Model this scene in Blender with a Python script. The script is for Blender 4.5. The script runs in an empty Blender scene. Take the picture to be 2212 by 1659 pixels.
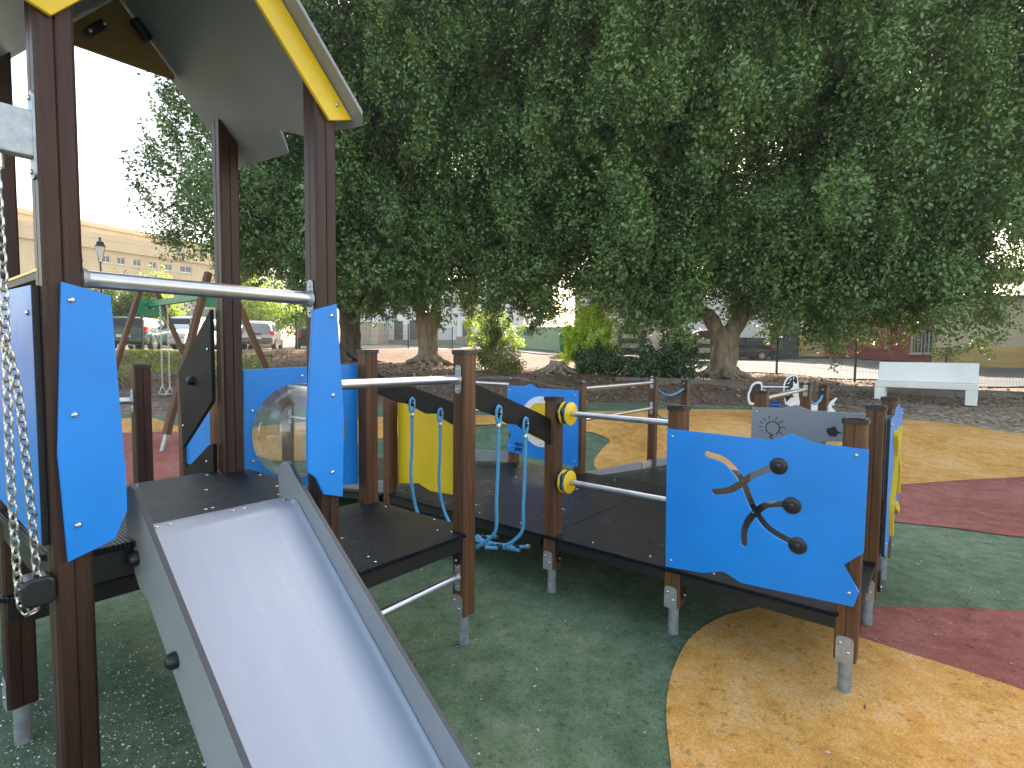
import bpy, bmesh, math, random
import numpy as np
from mathutils import Vector, Matrix, noise

random.seed(7); RNG = np.random.default_rng(7)
scene = bpy.context.scene
COL = scene.collection

# ------------------------------------------------------------------ camera
CH = 1.6                                   # eye height above the rubber surface
PITCH, ROLL = 0.0586, 0.0086
FPX = 2150.8 / 1.8228                      # focal length in px of a 2212 px wide picture
_c, _s = math.cos(PITCH), math.sin(PITCH)
_f = Vector((0, _c, -_s)); _u0 = Vector((0, _s, _c)); _r0 = Vector((1, 0, 0))
_r = math.cos(ROLL) * _r0 + math.sin(ROLL) * _u0
_u = -math.sin(ROLL) * _r0 + math.cos(ROLL) * _u0
cam_d = bpy.data.cameras.new('camera'); cam = bpy.data.objects.new('camera', cam_d)
COL.objects.link(cam)
cam.matrix_world = Matrix(((_r.x, _u.x, -_f.x, 0), (_r.y, _u.y, -_f.y, 0), (_r.z, _u.z, -_f.z, CH), (0, 0, 0, 1)))
cam_d.sensor_width = 36; cam_d.lens = FPX / 2212 * 36
cam_d.clip_start = 0.05; cam_d.clip_end = 800
scene.camera = cam

# ------------------------------------------------------------------ world, sun, exposure
SUN_EL, SUN_AZ = math.radians(37), math.radians(22)     # azimuth from +Y towards +X
world = bpy.data.worlds.new("World"); scene.world = world; world.use_nodes = True
wn = world.node_tree; bg = wn.nodes['Background']
sky = wn.nodes.new('ShaderNodeTexSky'); sky.sky_type = 'NISHITA'; sky.sun_disc = False
sky.sun_elevation = SUN_EL; sky.sun_rotation = SUN_AZ
sky.air_density = 1.0; sky.dust_density = 2.5; sky.ozone_density = 1.0
tint = wn.nodes.new('ShaderNodeVectorMath'); tint.operation = 'MULTIPLY'; tint.inputs[1].default_value = (1.16, 1.0, .80)   # camera white balance for open shade
wn.links.new(sky.outputs[0], tint.inputs[0]); wn.links.new(tint.outputs[0], bg.inputs[0]); bg.inputs[1].default_value = 0.15
sun_d = bpy.data.lights.new('sun', 'SUN'); sun_d.energy = 3.6; sun_d.angle = math.radians(0.5)
sun_d.color = (1.0, 0.93, 0.82)
sun = bpy.data.objects.new('sun', sun_d); COL.objects.link(sun)
sd = Vector((math.sin(SUN_AZ) * math.cos(SUN_EL), math.cos(SUN_AZ) * math.cos(SUN_EL), math.sin(SUN_EL)))
sun.rotation_euler = (-sd).to_track_quat('-Z', 'Y').to_euler(); sun.location = (10, 10, 30)
scene.view_settings.view_transform = 'Standard'; scene.view_settings.look = 'None'
scene.view_settings.gamma = 1.0; scene.view_settings.use_curve_mapping = False
scene.view_settings.exposure = 2.2
scene.cycles.use_denoising = True
scene.cycles.max_bounces = 8; scene.cycles.transparent_max_bounces = 12
scene.cycles.sample_clamp_indirect = 6.0

# ------------------------------------------------------------------ materials
MATS = {}
def mat(name, col, rough=.5, metal=0., spec=.5, bump=None, mottle=None, coat=0., trans=0.):
    """bump=(scale,strength,dist)  mottle=(scale,amount,detail)"""
    if name in MATS: return MATS[name]
    m = bpy.data.materials.new(name); m.use_nodes = True; nt = m.node_tree; n = nt.nodes; l = nt.links
    b = n['Principled BSDF']
    b.inputs['Base Color'].default_value = (*col, 1); b.inputs['Roughness'].default_value = rough
    b.inputs['Metallic'].default_value = metal; b.inputs['Specular IOR Level'].default_value = spec
    if coat: b.inputs['Coat Weight'].default_value = coat
    tc = n.new('ShaderNodeTexCoord')
    if mottle:
        nz = n.new('ShaderNodeTexNoise'); nz.inputs['Scale'].default_value = mottle[0]
        nz.inputs['Detail'].default_value = mottle[2] if len(mottle) > 2 else 5
        nz.inputs['Roughness'].default_value = .65
        l.new(tc.outputs['Object'], nz.inputs['Vector'])
        mr = n.new('ShaderNodeMapRange'); mr.inputs[1].default_value = .3; mr.inputs[2].default_value = .7
        mr.inputs[3].default_value = 1 - mottle[1]; mr.inputs[4].default_value = 1 + mottle[1]
        l.new(nz.outputs['Fac'], mr.inputs[0])
        vm = n.new('ShaderNodeVectorMath'); vm.operation = 'SCALE'; vm.inputs[0].default_value = col
        l.new(mr.outputs[0], vm.inputs['Scale']); l.new(vm.outputs[0], b.inputs['Base Color'])
    if bump:
        nb = n.new('ShaderNodeTexNoise'); nb.inputs['Scale'].default_value = bump[0]; nb.inputs['Detail'].default_value = 3
        l.new(tc.outputs['Object'], nb.inputs['Vector'])
        bp = n.new('ShaderNodeBump'); bp.inputs['Strength'].default_value = bump[1]; bp.inputs['Distance'].default_value = bump[2]
        l.new(nb.outputs['Fac'], bp.inputs['Height']); l.new(bp.outputs[0], b.inputs['Normal'])
    MATS[name] = m
    return m

def nodes_mat(name):
    m = bpy.data.materials.new(name); m.use_nodes = True; MATS[name] = m
    return m, m.node_tree.nodes, m.node_tree.links, m.node_tree.nodes['Principled BSDF']
def ramp(n, stops):
    r = n.new('ShaderNodeValToRGB'); e = r.color_ramp.elements
    while len(e) > 1: e.remove(e[-1])
    e[0].position = stops[0][0]; e[0].color = (*stops[0][1], 1)
    for p, c in stops[1:]:
        x = e.new(p); x.color = (*c, 1)
    return r
def nz(n, l, vec, scale, detail=4, rough=.6):
    t = n.new('ShaderNodeTexNoise'); t.inputs['Scale'].default_value = scale
    t.inputs['Detail'].default_value = detail; t.inputs['Roughness'].default_value = rough
    l.new(vec, t.inputs['Vector']); return t.outputs['Fac']

def wood_mat(name, dark, light, rough=.42):
    m, n, l, b = nodes_mat(name)
    tc = n.new('ShaderNodeTexCoord'); oi = n.new('ShaderNodeObjectInfo')
    off = n.new('ShaderNodeVectorMath'); off.operation = 'MULTIPLY_ADD'
    off.inputs[1].default_value = (1, 1, 1)
    l.new(tc.outputs['Object'], off.inputs[0])
    cmb = n.new('ShaderNodeCombineXYZ'); mul = n.new('ShaderNodeMath'); mul.operation = 'MULTIPLY'; mul.inputs[1].default_value = 37.
    l.new(oi.outputs['Random'], mul.inputs[0]); l.new(mul.outputs[0], cmb.inputs[2]); l.new(mul.outputs[0], cmb.inputs[0])
    l.new(cmb.outputs[0], off.inputs[2])
    mp = n.new('ShaderNodeMapping'); mp.inputs['Scale'].default_value = (60, 60, 2.2)
    l.new(off.outputs[0], mp.inputs['Vector'])
    g = nz(n, l, mp.outputs[0], 1.3, 6, .7)
    mp2 = n.new('ShaderNodeMapping'); mp2.inputs['Scale'].default_value = (8, 8, 1.1); l.new(off.outputs[0], mp2.inputs['Vector'])
    g2 = nz(n, l, mp2.outputs[0], 1.0, 3, .5)
    mx = n.new('ShaderNodeMath'); mx.operation = 'MULTIPLY_ADD'; mx.inputs[1].default_value = .55; mx.inputs[2].default_value = .0
    l.new(g, mx.inputs[0])
    ad = n.new('ShaderNodeMath'); ad.operation = 'MULTIPLY_ADD'; ad.inputs[1].default_value = .45
    l.new(g2, ad.inputs[0]); l.new(mx.outputs[0], ad.inputs[2])
    r = ramp(n, [(.34, dark), (.52, tuple((a + c) / 2 for a, c in zip(dark, light))), (.66, light)])
    l.new(ad.outputs[0], r.inputs[0]); l.new(r.outputs[0], b.inputs['Base Color'])
    b.inputs['Roughness'].default_value = rough; b.inputs['Specular IOR Level'].default_value = .28
    bp = n.new('ShaderNodeBump'); bp.inputs['Strength'].default_value = .35; bp.inputs['Distance'].default_value = .002
    l.new(g, bp.inputs['Height']); l.new(bp.outputs[0], b.inputs['Normal'])
    return m

def rubber_mat(name, base, dirt, grain=.35):
    m, n, l, b = nodes_mat(name)
    g = n.new('ShaderNodeNewGeometry'); P = g.outputs['Position']
    vo = n.new('ShaderNodeTexVoronoi'); vo.inputs['Scale'].default_value = 170; l.new(P, vo.inputs['Vector'])
    bw = n.new('ShaderNodeRGBToBW'); l.new(vo.outputs['Color'], bw.inputs[0])
    mr = n.new('ShaderNodeMapRange'); mr.inputs[3].default_value = 1 - grain; mr.inputs[4].default_value = 1 + grain
    l.new(bw.outputs[0], mr.inputs[0])
    big = nz(n, l, P, .9, 6, .65)
    mid = nz(n, l, P, 7, 6, .7)
    ad = n.new('ShaderNodeMath'); ad.operation = 'ADD'; l.new(big, ad.inputs[0]); l.new(mid, ad.inputs[1])
    rp = ramp(n, [(.36, tuple(c * .62 for c in base)), (.48, base), (.60, dirt)])
    hf = n.new('ShaderNodeMath'); hf.operation = 'MULTIPLY'; hf.inputs[1].default_value = .5; l.new(ad.outputs[0], hf.inputs[0])
    l.new(hf.outputs[0], rp.inputs[0])
    # small dark scuffs
    sc = nz(n, l, P, 26, 2, .4)
    sm = n.new('ShaderNodeMapRange'); sm.inputs[1].default_value = .30; sm.inputs[2].default_value = .38; sm.inputs[3].default_value = .68; sm.inputs[4].default_value = 1.
    l.new(sc, sm.inputs[0])
    mu = n.new('ShaderNodeMath'); mu.operation = 'MULTIPLY'; l.new(mr.outputs[0], mu.inputs[0]); l.new(sm.outputs[0], mu.inputs[1])
    vm = n.new('ShaderNodeVectorMath'); vm.operation = 'SCALE'; l.new(rp.outputs[0], vm.inputs[0]); l.new(mu.outputs[0], vm.inputs['Scale'])
    l.new(vm.outputs[0], b.inputs['Base Color']); b.inputs['Roughness'].default_value = .85
    b.inputs['Specular IOR Level'].default_value = .3
    bp = n.new('ShaderNodeBump'); bp.inputs['Strength'].default_value = .5; bp.inputs['Distance'].default_value = .003
    l.new(vo.outputs['Distance'], bp.inputs['Height']); l.new(bp.outputs[0], b.inputs['Normal'])
    return m

def panel_mat(name, col, rough=.33):
    m, n, l, b = nodes_mat(name)
    tc = n.new('ShaderNodeTexCoord'); P = tc.outputs['Object']
    st = nz(n, l, P, 3.0, 4, .6)
    r = ramp(n, [(.3, tuple(c * .88 for c in col)), (.7, tuple(min(1, c * 1.06) for c in col))])
    l.new(st, r.inputs[0]); l.new(r.outputs[0], b.inputs['Base Color'])
    rr = nz(n, l, P, 9, 5, .7)
    mr = n.new('ShaderNodeMapRange'); mr.inputs[3].default_value = rough - .07; mr.inputs[4].default_value = rough + .12
    l.new(rr, mr.inputs[0]); l.new(mr.outputs[0], b.inputs['Roughness'])
    nb = nz(n, l, P, 420, 2, .5)
    bp = n.new('ShaderNodeBump'); bp.inputs['Strength'].default_value = .25; bp.inputs['Distance'].default_value = .0006
    l.new(nb, bp.inputs['Height']); l.new(bp.outputs[0], b.inputs['Normal'])
    return m

def deck_mat():
    m, n, l, b = nodes_mat('antislip_plywood')
    tc = n.new('ShaderNodeTexCoord'); P = tc.outputs['Object']
    wv = n.new('ShaderNodeTexWave'); wv.wave_type = 'BANDS'; wv.bands_direction = 'X'; wv.inputs['Scale'].default_value = 26
    wv.inputs['Distortion'].default_value = .3; l.new(P, wv.inputs['Vector'])
    wv2 = n.new('ShaderNodeTexWave'); wv2.wave_type = 'BANDS'; wv2.bands_direction = 'Y'; wv2.inputs['Scale'].default_value = 60
    l.new(P, wv2.inputs['Vector'])
    mu = n.new('ShaderNodeMath'); mu.operation = 'MULTIPLY_ADD'; mu.inputs[1].default_value = .35
    l.new(wv2.outputs['Fac'], mu.inputs[0]); l.new(wv.outputs['Fac'], mu.inputs[2])
    du = nz(n, l, P, 3.5, 8, .7)
    r = ramp(n, [(.42, (.004, .006, .0095)), (.62, (.007, .009, .0135)), (.78, (.03, .034, .038))])
    l.new(du, r.inputs[0]); l.new(r.outputs[0], b.inputs['Base Color'])
    mr = n.new('ShaderNodeMapRange'); mr.inputs[3].default_value = .18; mr.inputs[4].default_value = .42
    l.new(nz(n, l, P, 5, 6, .7), mr.inputs[0]); l.new(mr.outputs[0], b.inputs['Roughness'])
    bp = n.new('ShaderNodeBump'); bp.inputs['Strength'].default_value = .7; bp.inputs['Distance'].default_value = .0022
    l.new(mu.outputs[0], bp.inputs['Height']); l.new(bp.outputs[0], b.inputs['Normal'])
    b.inputs['Specular IOR Level'].default_value = .26; b.inputs['Specular Tint'].default_value = (.72, .86, 1, 1)
    return m

def rope_mat():
    m, n, l, b = nodes_mat('twisted_blue_rope')
    uv = n.new('ShaderNodeUVMap'); sp = n.new('ShaderNodeSeparateXYZ'); l.new(uv.outputs[0], sp.inputs[0])
    a1 = n.new('ShaderNodeMath'); a1.operation = 'MULTIPLY_ADD'; a1.inputs[1].default_value = 62.   # turns per metre * strands
    l.new(sp.outputs[1], a1.inputs[0])
    a0 = n.new('ShaderNodeMath'); a0.operation = 'MULTIPLY'; a0.inputs[1].default_value = 3.; l.new(sp.outputs[0], a0.inputs[0])
    l.new(a0.outputs[0], a1.inputs[2])
    fr = n.new('ShaderNodeMath'); fr.operation = 'FRACT'; l.new(a1.outputs[0], fr.inputs[0])
    pp = n.new('ShaderNodeMath'); pp.operation = 'PINGPONG'; pp.inputs[1].default_value = .5; l.new(fr.outputs[0], pp.inputs[0])
    r = ramp(n, [(0., (.02, .10, .22)), (.14, (.06, .30, .55)), (.5, (.10, .42, .70))])
    l.new(pp.outputs[0], r.inputs[0]); l.new(r.outputs[0], b.inputs['Base Color']); b.inputs['Roughness'].default_value = .45
    bp = n.new('ShaderNodeBump'); bp.inputs['Strength'].default_value = 1.; bp.inputs['Distance'].default_value = .006
    l.new(pp.outputs[0], bp.inputs['Height']); l.new(bp.outputs[0], b.inputs['Normal'])
    return m

def slide_mat():
    m, n, l, b = nodes_mat('slide_sheet_steel')
    tc = n.new('ShaderNodeTexCoord'); P = tc.outputs['Object']
    mp = n.new('ShaderNodeMapping'); mp.inputs['Scale'].default_value = (22, .8, .8); l.new(P, mp.inputs['Vector'])
    sc = nz(n, l, mp.outputs[0], 1.5, 8, .75)
    mr = n.new('ShaderNodeMapRange'); mr.inputs[1].default_value = .35; mr.inputs[2].default_value = .72; mr.inputs[3].default_value = .43; mr.inputs[4].default_value = .50
    l.new(sc, mr.inputs[0]); l.new(mr.outputs[0], b.inputs['Roughness'])
    fine = nz(n, l, P, 300, 2, .5)
    mp3 = n.new('ShaderNodeMapping'); mp3.inputs['Scale'].default_value = (9, 1.1, 1.1); mp3.inputs['Rotation'].default_value = (0, 0, .12); l.new(P, mp3.inputs['Vector'])
    wr = nz(n, l, mp3.outputs[0], 2.2, 6, .8)
    r = ramp(n, [(.30, (.32, .355, .43)), (.60, (.335, .37, .445)), (.615, (.37, .40, .47)), (.63, (.335, .37, .445)), (.8, (.345, .38, .455))])
    l.new(wr, r.inputs[0]); l.new(r.outputs[0], b.inputs['Base Color'])
    b.inputs['Metallic'].default_value = .35
    bp = n.new('ShaderNodeBump'); bp.inputs['Strength'].default_value = .12; bp.inputs['Distance'].default_value = .001
    l.new(fine, bp.inputs['Height']); l.new(bp.outputs[0], b.inputs['Normal'])
    return m

def foliage_mat(name, c1, c2, c3, transl=.35):
    m, n, l, b = nodes_mat(name)
    g = n.new('ShaderNodeNewGeometry')
    big = nz(n, l, g.outputs['Position'], .55, 3, .6)
    ad = n.new('ShaderNodeMath'); ad.operation = 'MULTIPLY_ADD'; ad.inputs[1].default_value = .55
    l.new(g.outputs['Random Per Island'], ad.inputs[0])
    hb = n.new('ShaderNodeMath'); hb.operation = 'MULTIPLY'; hb.inputs[1].default_value = .8; l.new(big, hb.inputs[0])
    l.new(hb.outputs[0], ad.inputs[2])
    r = ramp(n, [(.25, c1), (.6, c2), (.95, c3)])
    l.new(ad.outputs[0], r.inputs[0])
    l.new(r.outputs[0], b.inputs['Base Color']); b.inputs['Roughness'].default_value = .40; b.inputs['Specular IOR Level'].default_value = .6
    tr = n.new('ShaderNodeBsdfTranslucent')
    br = n.new('ShaderNodeVectorMath'); br.operation = 'MULTIPLY'; br.inputs[1].default_value = (1.5, 1.5, .6)
    l.new(r.outputs[0], br.inputs[0]); l.new(br.outputs[0], tr.inputs[0])
    mx = n.new('ShaderNodeMixShader'); mx.inputs[0].default_value = transl
    l.new(b.outputs[0], mx.inputs[1]); l.new(tr.outputs[0], mx.inputs[2])
    out = n['Material Output']; l.new(mx.outputs[0], out.inputs[0])
    return m

def glass_mat(name, tint=(.9, .93, .9), base=.12, gloss_rough=.04):
    m, n, l, b = nodes_mat(name)
    n.remove(b)
    t = n.new('ShaderNodeBsdfTransparent'); t.inputs[0].default_value = (*tint, 1)
    gl = n.new('ShaderNodeBsdfGlossy'); gl.inputs['Roughness'].default_value = gloss_rough; gl.inputs[0].default_value = (.9, .9, .9, 1)
    di = n.new('ShaderNodeBsdfDiffuse'); di.inputs[0].default_value = (.5, .5, .47, 1)
    lw = n.new('ShaderNodeLayerWeight'); lw.inputs['Blend'].default_value = .25
    mr = n.new('ShaderNodeMapRange'); mr.inputs[3].default_value = base; mr.inputs[4].default_value = .85; l.new(lw.outputs['Fresnel'], mr.inputs[0])
    mx = n.new('ShaderNodeMixShader'); l.new(mr.outputs[0], mx.inputs[0]); l.new(t.outputs[0], mx.inputs[1]); l.new(gl.outputs[0], mx.inputs[2])
    tc = n.new('ShaderNodeTexCoord'); st = nz(n, l, tc.outputs['Object'], 6, 6, .7)
    m2 = n.new('ShaderNodeMapRange'); m2.inputs[1].default_value = .45; m2.inputs[2].default_value = .75; m2.inputs[3].default_value = .06; m2.inputs[4].default_value = .3
    l.new(st, m2.inputs[0])
    mx2 = n.new('ShaderNodeMixShader'); l.new(m2.outputs[0], mx2.inputs[0]); l.new(mx.outputs[0], mx2.inputs[1]); l.new(di.outputs[0], mx2.inputs[2])
    l.new(mx2.outputs[0], n['Material Output'].inputs[0])
    return m

def stucco_mat(name, col, stain=.25):
    m, n, l, b = nodes_mat(name)
    g = n.new('ShaderNodeNewGeometry'); P = g.outputs['Position']
    mp = n.new('ShaderNodeMapping'); mp.inputs['Scale'].default_value = (1, 1, .35); l.new(P, mp.inputs['Vector'])
    a = nz(n, l, mp.outputs[0], .9, 7, .7)
    r = ramp(n, [(.32, tuple(c * (1 - stain) for c in col)), (.5, col), (.75, tuple(min(.9, c * 1.08) for c in col))])
    l.new(a, r.inputs[0]); l.new(r.outputs[0], b.inputs['Base Color']); b.inputs['Roughness'].default_value = .85
    bp = n.new('ShaderNodeBump'); bp.inputs['Strength'].default_value = .3; bp.inputs['Distance'].default_value = .01
    l.new(nz(n, l, P, 14, 4), bp.inputs['Height']); l.new(bp.outputs[0], b.inputs['Normal'])
    return m

WOOD = wood_mat('stained_pine', (.052, .023, .012), (.190, .088, .040))
WOODD = wood_mat('dark_stained_pine', (.024, .011, .008), (.078, .036, .026), .42)
BLUE = panel_mat('blue_board', (.009, .235, .74))
YELLOW = panel_mat('yellow_board', (.78, .52, .012))
GREYB = panel_mat('grey_board', (.26, .27, .285))
BLACKB = panel_mat('black_board', (.010, .0085, .007), .62); BLACKB.node_tree.nodes['Principled BSDF'].inputs['Specular IOR Level'].default_value = .28
WHITEB = panel_mat('white_board', (.78, .78, .80))
EDGE = mat('board_core', (.012, .012, .014), .5)
DECK = deck_mat()
STEEL = mat('brushed_steel', (.60, .60, .62), .33, .95, mottle=(9, .12), bump=(260, .12, .0006))
GALV = mat('galvanised_steel', (.40, .43, .45), .48, .75, mottle=(28, .22))
PIPE = mat('galvanised_pipe', (.27, .29, .31), .6, .35, mottle=(14, .30))
BOLT = mat('bolt_steel', (.62, .62, .64), .25, 1.)
BLACKP = mat('black_plastic', (.014, .014, .017), .38, bump=(80, .2, .001))
BLACKM = mat('black_painted_steel', (.010, .010, .012), .45)
ROPE = rope_mat()
CHAIN = mat('chain_steel', (.62, .60, .56), .28, 1.)
CHEEK = panel_mat('slide_cheek_board', (.30, .315, .335), .30)
SLIDE = slide_mat()
BUBBLE = glass_mat('clear_dome', (.86, .88, .85), .10)
GREENR = rubber_mat('green_rubber', (.094, .148, .080), (.160, .205, .130))
ORANGER = rubber_mat('orange_rubber', (.58, .295, .066), (.64, .38, .15), .3)
REDR = rubber_mat('red_rubber', (.265, .080, .058), (.33, .13, .105), .3)

# ------------------------------------------------------------------ mesh helpers
def link(name, me, m=None, parent=None, loc=None):
    o = bpy.data.objects.new(name, me); COL.objects.link(o)
    if m is not None:
        if isinstance(m, (list, tuple)):
            for x in m: me.materials.append(x)
        elif me is not None: me.materials.append(m)
    if parent: o.parent = parent
    if loc is not None: o.location = loc
    return o
def mesh(verts, faces, smooth=False):
    me = bpy.data.meshes.new('m'); me.from_pydata([tuple(v) for v in verts], [], faces); me.update()
    if smooth:
        for p in me.polygons: p.use_smooth = True
    return me
def tag(o, label=None, cat=None, group=None, kind=None):
    if label: o['label'] = label
    if cat: o['category'] = cat
    if group: o['group'] = group
    if kind: o['kind'] = kind
    return o
def thing(name, label, cat, loc=(0, 0, 0), rz=0, group=None):
    o = bpy.data.objects.new(name, None); COL.objects.link(o); o.location = loc; o.rotation_euler = (0, 0, rz)
    o.empty_display_size = .2
    return tag(o, label, cat, group)
def bev(o, w=.002, seg=2):
    b = o.modifiers.new('bevel', 'BEVEL'); b.width = w; b.segments = seg; b.limit_method = 'ANGLE'; b.angle_limit = math.radians(40)
    return o
class MB:
    def __init__(s): s.v = []; s.f = []; s.uv = []
    def box(s, c, d, rot=None):
        c = Vector(c); i = len(s.v)
        for z in (-1, 1):
            for y in (-1, 1):
                for x in (-1, 1):
                    p = Vector((x * d[0] / 2, y * d[1] / 2, z * d[2] / 2))
                    if rot is not None: p = rot @ p
                    s.v.append(c + p)
        for q in ((0, 2, 3, 1), (4, 5, 7, 6), (0, 1, 5, 4), (2, 6, 7, 3), (0, 4, 6, 2), (1, 3, 7, 5)): s.f.append(tuple(i + k for k in q))
        return s
    def tube(s, pts, r, n=12, caps=True, closed=False):
        pts = [Vector(p) for p in pts]; N = len(pts); rs = r if isinstance(r, (list, tuple)) else [r] * N
        up = None; base = len(s.v); L = 0
        for k, p in enumerate(pts):
            if closed: t = (pts[(k + 1) % N] - pts[k - 1])
            else: t = (pts[min(k + 1, N - 1)] - pts[max(k - 1, 0)])
            t.normalize()
            if up is None:
                up = Vector((0, 0, 1)) if abs(t.z) < .9 else Vector((1, 0, 0))
            x = up - t * up.dot(t); x.normalize(); y = t.cross(x); up = x
            for j in range(n):
                a = 2 * math.pi * j / n
                s.v.append(p + (x * math.cos(a) + y * math.sin(a)) * rs[k])
        segs = N if closed else N - 1
        for k in range(segs):
            for j in range(n):
                a = base + k * n + j; b = base + k * n + (j + 1) % n
                c = base + ((k + 1) % N) * n + (j + 1) % n; d = base + ((k + 1) % N) * n + j
                s.f.append((a, b, c, d))
        if caps and not closed:
            s.f.append(tuple(base + j for j in reversed(range(n)))); s.f.append(tuple(base + (N - 1) * n + j for j in range(n)))
        return s
    def lathe(s, prof, c=(0, 0, 0), n=16, axis=None):
        """prof [(r,z)] about z (or about axis matrix)"""
        i = len(s.v); c = Vector(c)
        for (r, z) in prof:
            for j in range(n):
                a = 2 * math.pi * j / n; p = Vector((r * math.cos(a), r * math.sin(a), z))
                if axis is not None: p = axis @ p
                s.v.append(c + p)
        for k in range(len(prof) - 1):
            for j in range(n):
                a = i + k * n + j; b = i + k * n + (j + 1) % n
                s.f.append((a, b, b + n, a + n))
        s.f.append(tuple(i + j for j in reversed(range(n)))); s.f.append(tuple(i + (len(prof) - 1) * n + j for j in range(n)))
        return s
    def prism(s, poly, fn, d0, d1):
        """poly [(p,q)], fn(p,q,d)->Vector"""
        i = len(s.v); n = len(poly)
        for d in (d0, d1):
            for p, q in poly: s.v.append(Vector(fn(p, q, d)))
        s.f.append(tuple(i + k for k in range(n))); s.f.append(tuple(i + n + k for k in reversed(range(n))))
        for k in range(n): s.f.append((i + k, i + (k + 1) % n, i + n + (k + 1) % n, i + n + k))
        return s
    def build(s, name, m, parent=None, smooth=False, loc=None, fix=True):
        me = mesh(s.v, s.f, smooth)
        if fix:
            bm = bmesh.new(); bm.from_mesh(me); bmesh.ops.recalc_face_normals(bm, faces=bm.faces); bm.to_mesh(me); bm.free()
        if smooth:
            me.set_sharp_from_angle(angle=math.radians(40))
        return link(name, me, m, parent, loc)
def rotz(a): return Matrix.Rotation(a, 3, 'Z')
def catmull(pts, k=6):
    P = [Vector(p) for p in pts]; P = [P[0] * 2 - P[1]] + P + [P[-1] * 2 - P[-2]]; out = []
    for i in range(1, len(P) - 2):
        for j in range(k):
            t = j / k; a, b, c, d = P[i - 1:i + 3]
            out.append(.5 * ((2 * b) + (c - a) * t + (2 * a - 5 * b + 4 * c - d) * t * t + (3 * b - a - 3 * c + d) * t ** 3))
    out.append(P[-2]); return out

# ------------------------------------------------------------------ terrain
CP = [(-12.82, 19, 1.51), (-8.47, 21.5, 1.62), (-7.12, 25, 1.67), (-5.32, 28, 1.73), (-3.4, 31, 1.71), (9.18, 18.9, .90), (11.91, 18.9, .67), (17.75, 18.9, .43),
      (-5.95, 20, 1.2), (-3.38, 22, 1.05), (6.93, 17.8, .83), (7.86, 11.6, .62), (9.61, 11.3, .56), (-17.75, 26, 1.52), (-15.3, 26, 1.54), (-15.2, 34, 1.62), (15.07, 34, 1.16),
      (-.44, 14, .92), (4.46, 14, .84), (8.65, 13.5, .70), (12.22, 13, .60), (-8.16, 12.7, .46), (1.7, 12.3, .46), (7.75, 10.7, .32), (9.44, 10, .18), (-7.08, 11, .25), (-.06, 12.3, .45),
      (18.2, 32, 1.36), (22.95, 30, 1.17), (24.35, 26, 1.0), (-8.5, 50, 2.17), (-4.5, 50, 2.2), (0, 42, 1.95), (5, 30, 1.45), (10, 27, 1.2), (20, 22, .7), (30, 22, .8), (40, 20, .8),
      (-20, 19, 1.5), (-30, 19, 1.5), (-30, 30, 1.6), (-35, 45, 1.8), (-20, 13, .6), (-30, 13, .6), (20, 13, .5), (30, 12, .4), (-10, 60, 2.3), (15, 60, 2.3), (30, 50, 1.8), (50, 40, 1.4), (-60, 60, 2.2), (60, 70, 2.2),
      (-13, 15.5, 1.0), (-9, 15.5, .98), (-3, 17, 1.0), (1.5, 17, .98), (11, 15.5, .66), (-3.5, 12.5, .44), (4.7, 12.2, .44), (-10, 10, .08), (14, 10, .1), (-16, 10, .1), (20, 10, .1)]
CP = np.array(CP)
def tz_np(x, y):
    x = np.asarray(x, float); y = np.asarray(y, float)
    d2 = (x[..., None] - CP[:, 0]) ** 2 + (y[..., None] - CP[:, 1]) ** 2 + .35
    w = d2 ** -2.0
    z = (w * CP[:, 2]).sum(-1) / w.sum(-1)
    t = np.clip((y - 7.2) / 2.6, 0, 1)
    return z * t * t * (3 - 2 * t)
def tz(x, y): return float(tz_np(np.array([x]), np.array([y]))[0])
def at(u, v, d):
    """world point seen at (u,v) of the 2212 px wide photograph, d metres in front"""
    q = _f * FPX + _r * (u - 1106) - _u * (v - 829.5)
    return Vector((0, 0, CH)) + q * (d / q.y)
def on(u, d):
    p = at(u, 760, d); return Vector((p.x, d, tz(p.x, d)))
def gp(u, v):
    q = _f * FPX + _r * (u - 1106) - _u * (v - 829.5); q = q / q.y
    d = np.arange(1.0, 70, .02); x = q.x * d; z = CH + q.z * d
    h = z - tz_np(x, d); k = np.argmax(h < 0) if (h < 0).any() else len(d) - 1
    return (x[k], d[k])

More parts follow.
